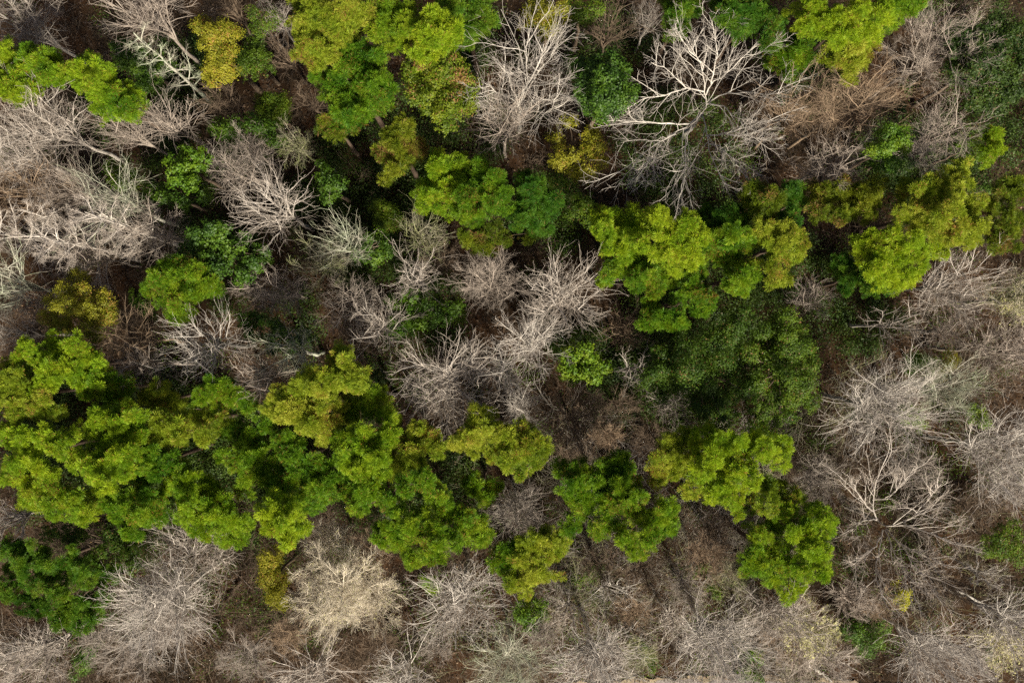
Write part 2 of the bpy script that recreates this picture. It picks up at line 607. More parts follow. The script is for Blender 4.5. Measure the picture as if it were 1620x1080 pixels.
def evergreen(kind, mat, H, lobes, label, leaf='needle', dens=1.0, size=.13, under=True, dome=.5, group=None, cat='tree', jit=0, drop=.06):
    size *= .8
    dens *= .85 if leaf != 'needle' else 1
    TREE_N[0] += 1
    rng = np.random.default_rng(1000 + TREE_N[0])
    L = lobes_of(lobes)
    cut = 17 if leaf == 'needle' else 15             # a big bough is several smaller sprays
    small = [L[L[:, 2] <= cut]]
    for a_, b_, r_ in L[L[:, 2] > cut]:
        kk = 4 if r_ > 24 else 3
        th = rng.uniform(0, 6.28) + np.arange(kk) * 6.28 / kk + rng.normal(size=kk) * .35
        small.append(np.stack([a_ + np.cos(th) * r_ * .52, b_ + np.sin(th) * r_ * .52, r_ * rng.uniform(.48, .68, kk)], -1))
    L = np.concatenate(small)
    if len(L) > 12:
        L = L[rng.random(len(L)) > drop]
    wgt = L[:, 2] ** 2
    c = (L[:, :2] * wgt[:, None]).sum(0) / wgt.sum()
    d = np.linalg.norm(L[:, :2] - c, axis=1)
    ext = max((d + L[:, 2] * .5).max(), 1.0)
    Rm = ext * K * (CAM_Z - H)
    z = H - L[:, 2] * K * (CAM_Z - H) * .8 - dome * Rm * (d / ext) ** 2 + rng.normal(size=len(L)) * (jit or (.62 if leaf == 'needle' else .6))
    z = np.maximum(z, .35)
    ctr = np.array([W(a, b, zz) for (a, b, _), zz in zip(L, z)])
    rm = L[:, 2] * K * (CAM_Z - z) * 1.27
    bxy = W(c[0], c[1], H * .85)
    base = np.array([bxy[0], bxy[1], 0.0])
    g = root(kind, label, cat, base, group)
    if under:
        off = base[:2] - ctr[:, :2]
        c2 = ctr.copy()
        c2[:, :2] += off * rng.uniform(0, .25, (len(L), 1)) + rng.normal(size=(len(L), 2)) * .25
        c2[:, 2] = np.maximum(ctr[:, 2] - rng.uniform(.7, 1.6, len(L)), .3)
        C_all, R_all, half = np.concatenate([ctr, c2]), np.concatenate([rm, rm * .95]), len(L)
    else:
        C_all, R_all, half = ctr, rm, len(L)
    A = Acc()
    for i, (cc, r) in enumerate(zip(C_all, R_all)):
        k = 1.0 if i < half else .5
        if leaf == 'needle':
            n = max(5, int(30 * (r / .7) ** 2 * k * dens))
            dv = unit(rng.normal(size=(n, 3)))
            dv[:, 2] = np.abs(dv[:, 2]) * 1.15 - .3
            p = cc + dv * r * rng.uniform(.55, 1.0, (n, 1)) * [1, 1, .95]
            puffs_mesh(p, np.where(rng.random(n) < .25, rng.uniform(.27, .38, n), rng.uniform(.14, .27, n)), rng, A)
        else:
            n = max(20, int(330 * (r / .7) ** 2 * k * dens * (.13 / size) ** 1.6))
            # shoots: leaves gather round little clumps on the bough's shell
            m = max(5, n // 26)
            dv = unit(rng.normal(size=(m, 3)))
            dv[:, 2] = np.abs(dv[:, 2]) * 1.1 - .25
            pc = cc + dv * r * rng.uniform(.5, .95, (m, 1)) * [1, 1, .8]
            pick = rng.integers(m, size=n)
            off = rng.normal(size=(n, 3)) * np.clip(r * .17, .10, .20)
            nr = unit(dv[pick] * .7 + off * 1.5 + np.array([0, 0, .45]) + rng.normal(size=(n, 3)) * .45)
            leaves_mesh(pc[pick] + off, nr, size * rng.uniform(.55, 1.1, n), rng, A)
    wood(base, H, ctr - np.array([0, 0, 1]) * rm[:, None] * .3, .05 + .011 * H, rng).build('trunk', BARK['pinebark'] if leaf == 'needle' else BARK['brown'], g, base, True)
    A.build('crown', LEAF[mat], g, base)
    return g


def bare(px, py, r, H, bark, label, style='star', n=9, dens=1.0, seed=None, hero=None, hub=None, up=.45, thick=1.0, group=None, kind='bare_tree', buds=None, cat='tree', droop=.28, base_px=None):
    """leafless tree: trunk, main limbs and a crown of branches and twigs"""
    TREE_N[0] += 1
    rng = np.random.default_rng(seed or 2000 + TREE_N[0])
    zc = .75 * H
    R = r * K * (CAM_Z - zc)
    bx = W(*(hub[:2] if hub else (px, py)), hub[2] if hub else zc)
    base = np.array([bx[0], bx[1], 0.0])
    g = root(kind, label, cat, base, group)
    bm = BARK[bark]
    rt = (.03 + .0085 * H) * thick * (.75 + .06 * R)
    if style == 'spire':
        m = n * 2
        zt = H * (.30 + .66 * (np.arange(m) + rng.random(m)) / m)
        top = np.array([base[0], base[1], H])
        lean = rng.normal(size=2) * .3
        P = np.linspace([base[0], base[1], -.2], [base[0] + lean[0], base[1] + lean[1], H], 12)[None].copy()
        P[:, 1:-1, :2] += rng.normal(size=(1, 10, 2)) * .05
        R1 = taper(rt, .03, 1, 12)
        az = np.arange(m) * 2.4 + rng.random(m)
        ln = R * (1.25 - .75 * (zt / H - .3) / .7) * rng.uniform(.7, 1.15, m)
        tl = rng.uniform(.75, 1.15, m)
        D = np.stack([np.cos(az) * np.sin(tl), np.sin(az) * np.sin(tl), np.cos(tl)], -1)
        f = zt / H * 11
        i0 = np.minimum(f.astype(int), 10)
        S = P[0, i0] + (P[0, i0 + 1] - P[0, i0]) * (f - i0)[:, None]
        L1 = grow(S, D, ln, 9, .09, .03, rng)
        rl = np.clip(.014 * ln + .015, .02, .07) * thick
    elif hero is not None:
        L1, S = [], []
        for line in hero:
            p = np.array([W(*q) for q in line])
            t = np.linspace(0, len(p) - 1, 10)
            i0 = np.minimum(t.astype(int), len(p) - 2)
            fr = (t - i0)[:, None]
            q = p[i0] * (1 - fr) + p[i0 + 1] * fr
            q[1:-1] = q[1:-1] * .5 + .25 * (q[:-2] + q[2:])
            q[1:] += rng.normal(size=(9, 3)) * .05
            L1.append(q)
        L1 = np.array(L1)
        m = len(L1)
        hz = hub[2]
        P = np.linspace([base[0], base[1], -.2], [base[0], base[1], hz], 8)[None].copy()
        P[:, 1:-1, :2] += rng.normal(size=(1, 6, 2)) * .05
        R1 = taper(rt * 1.0, rt * .55, 1, 8)
        ln = np.linalg.norm(np.diff(L1, axis=1), axis=-1).sum(1)
        rl = np.clip(.0085 * ln + .017, .022, .058) * thick
    else:
        m = n
        hz = H * up
        P = np.linspace([base[0], base[1], -.2], [base[0], base[1], hz + .12 * H], 9)[None].copy()
        P[:, 2:, :2] += np.cumsum(rng.normal(size=(1, 7, 2)) * .06, axis=1)
        R1 = taper(rt, rt * .55, 1, 9)
        az = np.arange(m) * 2.4 + rng.random(m) * .9
        rho = np.where(np.arange(m) % 4 == 3, rng.uniform(.2, .5, m), rng.uniform(.62, .95, m)) * .80
        tip = np.stack([base[0] + rho * R * np.cos(az), base[1] + rho * R * np.sin(az),
                        H * (1 - droop * rho ** 2) + rng.normal(size=m) * .35], -1)
        zt = hz + .11 * H * rng.uniform(-.6, 1, m)
        f = np.clip((zt + .2) / (hz + .12 * H + .2) * 8, 0, 7.99)
        i0 = f.astype(int)
        S = P[0, i0] + (P[0, i0 + 1] - P[0, i0]) * (f - i0)[:, None]
        kk = rng.uniform(.3, .55, (m, 1))
        ctl = S + (tip - S) * np.concatenate([kk, kk, np.full((m, 1), .6)], 1)
        t = np.linspace(0, 1, 10)[None, :, None]
        L1 = S[:, None] * (1 - t) ** 2 + 2 * ctl[:, None] * t * (1 - t) + tip[:, None] * t ** 2
        wob = np.cumsum(rng.normal(size=(m, 10, 3)) * .024 * R, axis=1)
        wob -= wob[:, :1]
        wob -= wob[:, -1:] * t * .6
        L1 = L1 + wob * .55
        ln = np.linalg.norm(np.diff(L1, axis=1), axis=-1).sum(1)
        rl = np.clip(.0125 * ln + .02, .028, .078) * thick
    T = Acc()
    T.add(*tubes(P, R1, 7, rng))
    T.build('trunk', bm, g, base, True)
    # secondary branches belong to their limb
    c2 = {'haze': 8, 'star': 8, 'thin': 6, 'spire': 5}[style]
    c3 = {'haze': 6, 'star': 4, 'thin': 4, 'spire': 4}[style]
    c4 = {'haze': 4, 'star': 2, 'thin': 3, 'spire': 3}[style]
    a2, f2 = ((.45, .95), .40) if style == 'haze' else ((.25, .65), .48)
    c2 = max(2, int(round(c2 * min(1.25, max(.7, R / 2.6)))))
    c3 = max(2, int(round(c3 * dens ** .5)))
    c4 = max(2, int(round(c4 * dens ** .5)))
    s2, d2, l2, t2 = sprout(L1, ln, c2, .22, .97, *a2, f2, rng, .25, np.array([0, 0, .35]))
    P2 = grow(s2, d2, l2, 5, .11, .05, rng)
    P2r = np.clip(.011 * l2 + .008, .013, .030) * thick
    R1l = taper(rl, .016 * thick, m, 10)
    for i in range(m):
        A = Acc()
        A.add(*tubes(L1[i:i + 1], R1l[i:i + 1], 6, rng))
        sl = slice(i * c2, (i + 1) * c2)
        A.add(*tubes(P2[sl], taper(P2r[sl], .009 * thick, c2, 6), 4, rng))
        A.build('limb', bm, g, base, True)
    A = Acc()
    s3, d3, l3, _ = sprout(P2, l2, c3, .3, 1, .3, .8, .56, rng, .22)
    # limb tips end in a spray too
    P3 = grow(s3, d3, l3, 3, .17, .04, rng)
    A.add(*tubes(P3, taper(.0120 * thick ** .5, .005, len(s3), 4), 3, rng))
    s4, d4, l4, _ = sprout(P3, l3, c4, .2, 1, .35, .85, .62, rng, .2)
    P4 = grow(s4, d4, l4, 2, .16, .03, rng)
    A.add(*tubes(P4, taper(.0060 * thick ** .5, .0035, len(s4), 3), 3, rng))
    s5, d5, l5, _ = sprout(L1, ln * .35, 6, .45, 1, .4, 1., .5, rng, .3)
    P5 = grow(s5, d5, l5, 3, .17, .04, rng)
    A.add(*tubes(P5, taper(.011, .006, len(s5), 4), 3, rng))
    A.build('crown', TWIG.get(bark, bm), g, base)
    if buds is None and bark == 'mossy':
        buds = ('shade', .05, .06)
    if buds:
        B = Acc()
        mat, per, sz = buds
        pts = P4.reshape(-1, 3)
        pts = pts[rng.random(len(pts)) < per]
        leaves_mesh(pts + rng.normal(size=pts.shape) * .04, unit(rng.normal(size=pts.shape) + [0, 0, .8]), sz * rng.uniform(.6, 1.2, len(pts)), rng, B)
        B.build('foliage', LEAF[mat], g, base)
    return g


def shrub(mat, H, lobes, label, leaf='leaf', dens=1.0, size=.09, group='evergreen shrubs'):
    return evergreen('shrub', mat, H, lobes, label, leaf, dens, size, True, .5, group, 'shrub')


make_ground()
make_road()
make_litter()
make_brush('undergrowth', 21, 1500, BARK['brush'], 'brown leafless brush and saplings filling the gaps between the trees', 1.2, 2.6, (-46, -30, 46, 31))
make_brush('undergrowth', 22, 380, BARK['brown'], 'brown leafless saplings standing thinly all through the wood', 1.8, 4.2, (-46, -30, 46, 31))
make_darkening_foliage()
make_scattered_foliage()
make_brush('undergrowth', 23, 200, BARK['brush'], 'taller brown leafless brush thick along the lower side of the wood', 2.0, 4.6, (-46, -29, 46, -3), nstem=8)
make_brush('undergrowth', 24, 60, BARK['brown'], 'brown leafless saplings with fine twigs in the lower part of the wood', 3.0, 6.0, (-46, -29, 46, -8), nstem=7)
for sd, n_, mt, bx, lb in ((31, 60, 'grey', (0, -27, 20, -4), 'grey-brown thin-stemmed brush packed between the lower pine groups and the road'),
                           (32, 45, 'mossy', (-2, -27, 22, -6), 'mossy grey thin-stemmed brush packed around the lower pine groups'),
                           (33, 30, 'mossy', (18, -27, 46, -2), 'mossy grey thin-stemmed brush among the pale star trees of the lower-right side'),
                           (34, 60, 'brown', (-40, -27, -4, -14), 'brown thin-stemmed brush in the clearing round the cream feathery tree')):
    make_brush('thicket', sd, n_, BARK[mt], lb, 3.5, 6.5, bx, nstem=9)


def fallen_log(a, b, r, bark, label, z=.18):
    TREE_N[0] += 1
    rng = np.random.default_rng(4000 + TREE_N[0])
    p, q = W(*a, z), W(*b, z + .25)
    P = np.linspace(p, q, 10)[None].copy()
    P[:, 1:-1] += rng.normal(size=(1, 8, 3)) * [.05, .05, .02]
    A = Acc()
    A.add(*tubes(P, taper(r, r * .55, 1, 10), 8, rng))
    g = root('fallen_log', label, 'log', (p[0], p[1], 0), 'fallen logs on the forest floor')
    A.build('trunk', BARK[bark], g, (p[0], p[1], 0), True)
    L = np.linalg.norm(np.diff(P, axis=1), axis=-1).sum(1)
    s_, d_, l_, _ = sprout(P, L, 7, .35, 1, .5, 1.0, .28, rng, .3)
    B = Acc()
    B.add(*tubes(grow(s_, d_, l_, 4, .15, .02, rng), taper(r * .28, .008, len(s_), 5), 4, rng))
    B.build('branch', BARK[bark], g, (p[0], p[1], 0), True)


fallen_log((382, 918), (346, 968), .13, 'pinebark', 'dark fallen log in the brown clearing next to the brilliant white bare tree')
fallen_log((462, 962), (416, 1016), .12, 'pinebark', 'dark fallen log in the brown clearing nearest the cream feathery tree')
fallen_log((1318, 778), (1384, 832), .16, 'pinebark', 'dark leaning log running toward the tall pale star tree')
fallen_log((1398, 972), (1424, 992), .12, 'pinebark', 'short dark log by the shrub with fallen branches')
fallen_log((1288, 1056), (1316, 1078), .13, 'white', 'pale fallen log on the bottom edge near the grey road')
fallen_log((1020, 1050), (1004, 1078), .12, 'pinebark', 'dark broken log beside the yellow-olive shrub on the bottom edge')
fallen_log((1200, 905), (1150, 950), .10, 'grey', 'grey fallen log beneath the duller half-shaded pine')
fallen_log((1496, 926), (1612, 984), .15, 'white', 'long pale leaning trunk beside the white sweeping tree near the right edge', .6)

# ------------------------------------------------------------------ evergreen crowns, by the photo's pixels and real heights
GP = 'green pines of the canopy'
GE = 'broadleaf evergreens of the understorey'
GG = 'golden and olive leaved trees'
GB = 'leafless grey and brown trees'


def pine(mat, H, lobes, label, **k):
    return evergreen('pine_tree', mat, H, lobes, label, group=GP, **k)


def leafy(mat, H, lobes, label, size=.13, dens=1.0, group=GE, kind='evergreen_tree', **k):
    return evergreen(kind, mat, H, lobes, label, leaf='leaf', size=size, dens=dens, group=group, **k)


# --- upper edge and upper-left
pine('bright', 18, '10,90,24 35,103,25 10,130,28 38,145,20 15,158,16', 'bright pine cut by the frame, outermost of the bright pines in the top-left corner')
pine('bright', 19, '48,92,18 75,93,22 60,118,20 85,118,16 92,98,12', 'bright pine with two round clumps between corner pine and knobbly bright pine, upper-left')
pine('bright', 19, '108,118,18 135,125,19 155,105,16 166,120,15 142,90,7 120,108,12', 'knobbly bright pine with a tiny tuft apart, above the dark gap near the lichen trunk')
pine('bright', 18, '158,160,18 185,150,17 205,153,16 195,167,19 212,180,11 172,172,12 150,148,10', 'isolated bright tufted pine beside two pale bare trees, just under the knobbly bright pine')
leafy('gold', 15, '322,45,19 345,58,24 360,38,18 350,90,20 335,118,18 355,112,15 330,66,16 340,100,14', 'yellow-olive tree in a tall column beside a brown fan-shaped bare tree, upper-left', .08, 1.2, GG, 'leafy_tree')
leafy('moss', 10, '395,82,20 410,95,18 388,102,14 405,70,12', 'dim olive tree in shade next to the tall yellow-olive column', .08, 1.0, GG, 'leafy_tree')
leafy('moss', 9, '430,170,22 420,162,14 442,164,14 438,182,14 420,180,14', 'small round olive tree standing alone in brown undergrowth, upper-left quarter', .075, 1.5, GG, 'leafy_tree', dome=.8)
leafy('moss', 11, '410,42,16 425,30,14 400,20,12', 'patchy olive tree half hidden by brown twigs near the top edge', .075, .5, GG, 'leafy_tree')
pine('lime', 20, '485,20,24 508,12,22 528,42,26 492,58,24 514,78,22 500,95,16 480,82,14 470,40,14', 'yellow-green pine at the top edge, outermost of the big upper pine mass')
pine('pine', 19, '505,130,18 530,115,22 560,92,28 585,85,24 592,120,26 552,150,26 580,165,24 608,150,20 562,186,16 522,148,14 540,175,14', 'broad green pine with yellowing lower edge, largest below the yellow-green top-edge pine')
pine('olive', 13, '525,190,18 532,210,14 548,200,12 515,205,10', 'low olive pine in shade tucked under the broad yellowing pine')
pine('lime', 20, '552,10,22 575,20,18 560,35,12', 'pale yellow-green pine top touching the upper edge beside darker green pines')
pine('pine', 20, '610,20,22 640,24,22 620,45,18 650,46,18 596,50,14 632,66,12', 'mid-green pine near the top edge between pale yellow-green top and the bright knuckled one')
pine('bright', 21, '690,36,22 675,60,20 702,60,20 719,46,14 663,80,16 690,82,14', 'brightest pine crown of the upper mass, knuckled and lit, above the large dull one')
pine('olive', 19, '660,112,26 690,105,27 718,112,24 670,140,28 702,146,30 735,140,22 690,170,24 716,176,22 738,166,15 705,194,15', 'large dull green pine above the dark gap, nearest the tall white forked bare tree', leaf='leaf', size=.10)
pine('green', 18, '705,8,22 740,14,24 770,10,20 756,40,20 735,60,16 775,32,12', 'shaded green pine on the top edge between the brightest crown and golden top-edge tree')
leafy('gold', 15, '845,12,15 865,25,17 870,45,14 890,14,13 880,55,10 860,8,10', 'golden tree on the top edge directly above the tall white forked bare tree', .075, .9, GG, 'leafy_tree')
leafy('moss', 13, '905,12,16 920,25,14 945,10,14', 'dim moss-green crown on the top edge beside the golden top-edge tree', .08, .8, GG, 'leafy_tree')
leafy('holly', 18, '950,135,34 930,116,26 966,110,26 990,138,24 962,164,26 930,156,24 916,138,18 980,118,20 985,158,14', 'large round dark green evergreen between two big white bare trees', .12, 1.2, dome=.9)
leafy('gold', 14, '900,193,12 935,215,16 918,243,20 885,245,19 940,236,18 900,265,17 926,270,15 880,222,12 950,255,12', 'patchy golden tree under the large round dark evergreen', .08, .75, GG, 'leafy_tree')
leafy('moss', 9, '895,300,20 922,318,18 880,285,14 930,345,14 905,335,14', 'dim mossy tree in the shaded gap under the patchy golden tree', .09, .7, GG, 'leafy_tree')
pine('olive', 17, '640,200,15 625,220,18 650,224,18 605,240,13 625,246,16 660,240,13 608,285,10 624,266,10 642,250,12', 'small olive pine alone beneath the upper pine mass, ragged with a hanging lower tuft')
pine('bright', 18, '695,255,18 720,262,16 690,280,19 675,305,20 702,300,18 668,325,12 720,290,16 700,322,12', 'vivid green pine with a smooth bright side, above the dark evergreen centre gap')
pine('pine', 18, '755,264,16 775,280,18 758,300,20 790,300,17 795,325,15 765,325,18 740,310,17 730,335,18 755,346,14 742,280,12', 'yellow-green pine between two vivid green pines just under the white forked trees')
pine('green', 17, '835,285,18 830,310,22 856,308,20 868,330,16 842,340,20 860,357,14 824,350,14 848,288,12 880,315,10', 'compact green pine with rounded crown, beside a black gap and mossy shaded tree', size=.1)
pine('olive', 13, '745,375,18 780,368,16 762,384,14 845,366,10 800,380,10', 'low dull pine in shadow below the yellow-green and compact pines')
leafy('moss', 9, '610,338,20 598,325,12 622,350,14 605,355,12', 'small dim olive tree on its own in the brown brush beneath the ragged olive pine', .08, 1.1, GG, 'leafy_tree')
# --- upper right
pine('green', 17, '1065,20,18 1078,45,14 1090,8,18 1055,5,12', 'dark green pine on the top edge beside the biggest white bare tree')
pine('green', 19, '1145,10,22 1175,20,22 1200,10,18 1224,26,18 1226,55,14 1170,45,13 1214,70,10 1150,28,14 1195,35,14', 'green pine on the top edge behind the highest branches of the biggest white tree')
pine('pine', 17, '1255,65,18 1236,86,18 1270,84,18 1242,105,16 1262,98,12 1248,120,9 1225,95,10', 'smaller hanging pine in shade between the biggest white tree and bright top-edge pine')
pine('bright', 21, '1280,18,20 1276,40,16 1310,20,20 1335,30,18 1362,25,20 1386,35,18 1394,15,18 1346,50,16 1376,54,16 1330,60,13 1314,65,9 1300,42,14', 'big bright pine on the top edge, upper-right quarter')
pine('lime', 19, '1316,85,14 1336,86,18 1360,80,18 1345,105,13 1372,66,13 1356,98,13 1322,70,10', 'yellow-lit pine tip pointing down at the edge of the big bright pine')
pine('bright', 18, '1420,5,16 1442,8,14 1404,38,12 1455,2,10', 'bright sprig of a pine mostly outside the top edge, beside fine brown brush tree')
leafy('dark', 16, '1540,60,30 1580,50,30 1612,66,28 1530,100,30 1570,100,34 1606,112,28 1540,140,28 1580,152,28 1612,152,22 1515,75,18 1510,115,16', 'huge dark evergreen with pale dead sticks, filling the top-right corner', .11, .9)
leafy('leafy', 18, '1410,212,18 1424,228,18 1400,240,20 1420,252,14 1392,258,12 1412,262,12 1426,205,10', 'rounded bright olive evergreen beside fine brown bare trees, upper-right quarter', .085, 1.4)
leafy('dark', 9, '1430,262,16 1400,272,14 1385,240,12 1424,172,10', 'low dark bush in the shadow of the rounded bright olive evergreen', .1, 1.0)
pine('bright', 9, '1570,225,14 1560,246,12 1580,238,9 1574,212,9', 'small vivid sprig of pine lit within the black gap, near the right edge')
leafy('moss', 10, '1530,232,12 1545,250,10 1520,222,9', 'faint olive bush inside the black gap next to a vivid pine sprig', .09, .7, GG, 'leafy_tree')
pine('olive', 17, '1200,300,18 1220,310,16 1196,325,16 1184,306,12 1216,330,16 1230,318,10', 'olive pine directly under the lower limbs of the biggest white tree')
pine('green', 16, '1250,304,16 1262,320,14 1246,335,14 1258,350,10', 'narrow green pine between two olive pines below the brown brush trees')
pine('green', 16, '1150,345,18 1170,340,16 1145,365,16 1166,370,16 1130,350,14 1118,335,12', 'dark green pine between the sunny lumpy pines, touching the biggest white tree')
pine('pine', 17, '1130,382,18 1155,376,20 1172,390,16 1146,402,16 1120,398,14 1188,372,12', 'mid-green pine in the centre of the right-hand pine band')
pine('pine', 17, '1166,425,16 1180,440,16 1160,450,15 1190,424,12 1172,460,10', 'small lit pine at the lower fringe, hanging under the mid-green band pine')
pine('lime', 18, '1215,375,18 1245,370,20 1265,388,14 1230,396,18 1250,405,14 1226,424,14 1240,440,10 1224,450,7 1206,360,13', 'yellow-green pine tapering to a tip beside a dark gap under the pine band')
pine('olive', 17, '1285,310,16 1306,304,14 1330,300,16 1350,310,14 1392,290,12 1376,310,16 1360,335,18 1330,340,14 1300,335,16 1345,324,10 1380,332,12', 'loose olive pine full of gaps, between narrow green pine and the largest yellow-green pine')
pine('lime', 20, '1440,300,18 1475,290,18 1500,280,16 1520,266,14 1490,310,20 1525,300,18 1545,320,15 1460,325,22 1500,335,22 1530,346,20 1550,356,14 1432,345,20 1466,360,22 1500,370,22 1530,375,16 1480,350,18', 'largest yellow-green pine of the band, crown longest, beside the dull olive edge pine')
pine('bright', 18, '1480,396,18 1446,386,18 1410,375,18 1382,380,16 1362,390,14 1422,400,20 1392,410,18 1450,415,16 1436,440,16 1412,450,12 1402,430,20 1376,430,12', 'bright pine sloping to a point above the bare brown fan-shaped tree, right side')
pine('green', 12, '1375,450,16 1395,455,14 1360,430,14 1330,420,16 1340,450,12', 'shaded dark pine under the sloping bright pine, by rust-coloured ferns')
pine('olive', 17, '1575,385,16 1590,360,16 1612,350,14 1602,385,12 1600,295,18 1612,312,14 1572,330,14 1592,340,16 1580,305,12', 'dull olive pine at the right edge next to the largest yellow-green pine')
pine('bright', 18, '950,345,16 975,345,16 1000,345,16 955,365,16 985,370,20 1016,360,18 965,388,14 990,396,18', 'bright pine at the outer end of the right-hand pine band, facing brown bare brush')
pine('bright', 20, '1040,345,16 1050,370,18 1076,365,16 1090,350,13 1106,375,16 1082,395,20 1056,400,16 1030,390,18 1098,410,13 1068,420,12', 'sunniest lumpy pine near the picture centre, in the band nearest the biggest white tree')
pine('pine', 17, '965,430,14 955,445,9 1010,415,20 1005,440,18 1036,430,18 1056,440,16 1034,456,13 985,418,12', 'pine with dark gaps just under two bright lumpy pines near the picture centre')
pine('pine', 16, '1100,430,16 1116,474,18 1086,465,14 1060,480,14 1040,495,20 1070,505,16 1024,510,13 1106,490,12 1092,445,12', 'lowest pine of the central band, overlooking the large soft dark evergreens')
# --- middle left
leafy('leafy', 9, '180,275,18 200,270,16 215,285,14 190,290,12', 'low green bush tree beside the brighter leafy tree, under a pale bare tree', .11, .9)
leafy('leafy', 12, '275,258,14 295,250,16 320,246,12 285,275,16 310,266,14 274,286,10 300,290,12', 'bright green leafy tree with big leaves between pale bare trees, upper-left quarter', .13, 1.2)
leafy('holly', 11, '345,200,14 360,206,14 376,195,12 420,206,18 432,222,13 400,200,12', 'dark green shaded tree below the round olive tree', .11, .9)
leafy('holly', 13, '515,278,13 525,296,16 520,312,12 508,262,8', 'narrow dark green tree beside the upward-fanning pale bare tree', .12, 1.1)
leafy('holly', 11, '265,310,18 240,305,14 290,318,14 320,310,12', 'dark low evergreen beneath the bright big-leaved tree', .11, .8)
leafy('holly', 11, '210,90,26 240,120,18 190,70,16 260,95,16 225,140,14', 'dark evergreen behind the long leaning lichen trunk, top-left', .11, .8)
pine('pine', 16, '250,440,16 265,425,16 285,420,14 240,456,14 270,450,18 300,430,16 290,456,16 316,430,14 260,475,16 285,480,16 310,460,14 330,450,14 280,500,12 326,424,12 345,460,10', 'feathery green pine with drooping tufts in front of darker green evergreen, left-centre', dome=1.0)
leafy('holly', 14, '310,380,20 340,370,22 370,400,20 350,410,20 386,430,16 300,400,16 330,400,18 380,380,16 400,386,14 416,400,12 340,430,14 400,415,14', 'deep green evergreen directly behind the feathery drooping pine', .13, 1.1)
leafy('gold', 15, '120,440,14 130,460,13 100,460,14 85,480,16 115,480,18 75,500,14 100,505,16 140,490,18 165,480,14 170,500,14 140,515,16 150,530,12 166,465,9 92,520,10', 'golden-yellow tree by the left edge, above the lit cluster of pines', .075, 1.2, GG, 'leafy_tree')
leafy('holly', 12, '410,510,18 440,520,16 430,545,16 480,530,13 400,530,13 460,545,14 385,505,12', 'dark bluish-green evergreen beneath spiky lichen-white branches', .12, .9)
leafy('holly', 10, '225,480,14 240,492,12 210,470,10', 'small dark evergreen beside the golden-yellow tree and feathery pine', .11, .8)
leafy('leafy', 12, '625,475,16 640,490,14 630,510,16 645,520,15 650,470,12 625,530,10 656,505,10', 'glossy vivid green tree under a small pale star-shaped bare tree, near centre', .14, 1.2)
leafy('holly', 12, '680,490,18 700,500,16 720,488,13 672,510,12', 'dark round evergreen beside the glossy vivid green tree', .11, 1.0)
leafy('moss', 8, '725,492,12 718,502,9', 'little olive bush tree at the outer rim of the dark round evergreen', .07, 1.2, GG, 'leafy_tree')
leafy('leafy', 12, '900,565,14 925,555,14 940,575,14 915,585,16 935,595,14 895,586,12 956,580,10 905,600,10 922,570,12', 'vivid green glossy tree with a grey twiggy middle, right of the central bare stars', .13, 1.2)
leafy('holly', 12, '575,385,16 610,395,16 590,410,14 560,400,12 600,375,12', 'dark evergreen tucked between pale lichen trees above the picture centre', .12, .9)
leafy('dark', 7, '600,596,12 590,606,9', 'very small dark evergreen wedged between yellow-olive pine and star-shaped bare tree', .1, 1.0)
leafy('shade', 15, '1130,560,34 1100,600,32 1060,588,30 1150,520,28 1090,540,30 1130,625,28 1040,570,24 1050,620,22 1075,520,22 1160,580,24 1170,620,22 1150,660,20 1105,640,22 1175,500,18 1030,600,16', 'large soft dark evergreen, the darker one of the pair under the central pines', .085, .9, jit=1.0, drop=.16)
leafy('moss', 15, '1240,540,26 1270,560,26 1230,580,28 1265,600,28 1288,572,16 1240,632,28 1274,636,20 1210,612,24 1200,650,22 1240,660,18 1220,520,24 1200,560,26 1262,522,16 1190,600,22 1195,680,18 1230,690,16 1250,500,14', 'large soft mossy evergreen, the lighter of the pair, beside the wide sprawling bare star', .085, .95, GG, 'leafy_tree', jit=1.1, drop=.16)
# --- left pine mass
pine('bright', 18, '85,535,12 45,550,14 65,560,18 95,560,16 120,545,16 45,575,16 80,590,18 110,585,16 140,565,14 155,570,10 165,585,13 75,605,16 125,600,16 150,600,14 60,620,12 30,560,10', 'bright lit pine with round cauliflower clumps, directly below the golden-yellow tree')
pine('pine', 16, '175,605,14 195,610,16 180,625,12 150,620,14 135,616,12 160,636,10 206,614,9', 'small greener pine at the outer side of the cauliflower-clumped bright pine')
pine('lime', 18, '10,590,18 25,602,16 10,622,22 40,622,18 70,626,16 25,646,20 60,646,16 80,652,12 10,660,14', 'pale yellow-green pine cut by the left edge above a strip of bare brown ground')
pine('bright', 19, '200,650,18 180,665,18 155,665,16 150,685,18 210,670,16 185,686,20 215,690,16 170,702,18 195,705,14', 'bright rounded pine below the bare brown strip, at the heart of the left pine mass')
pine('lime', 15, '250,615,14 266,630,12 235,626,12 250,642,13 264,650,12 285,640,9', 'small yellow-green pine beside a dark gap at the upper fringe of the left mass')
pine('pine', 17, '335,610,16 355,620,18 320,625,14 375,630,16 345,636,14 390,640,10', 'smooth oval green pine under a drooping pale bare tree, upper fringe of left mass')
pine('lime', 18, '255,665,16 275,670,16 300,660,14 325,660,13 345,665,9 260,690,18 285,690,14 325,690,14 315,680,10 236,690,12', 'yellow-green pine broken into small separate tufts with brown needles between')
pine('bright', 18, '10,690,18 40,700,20 70,690,16 25,725,20 60,730,20 95,710,18 15,750,14 45,760,16 75,755,16 110,690,12', 'light green pine at the left edge below the pale edge-cut pine')
pine('bright', 20, '130,735,18 155,740,20 180,730,18 140,756,16 165,765,14 195,745,14 205,720,16 120,715,12', 'brightest curly-topped pine of the left mass, crowded with round knobs')
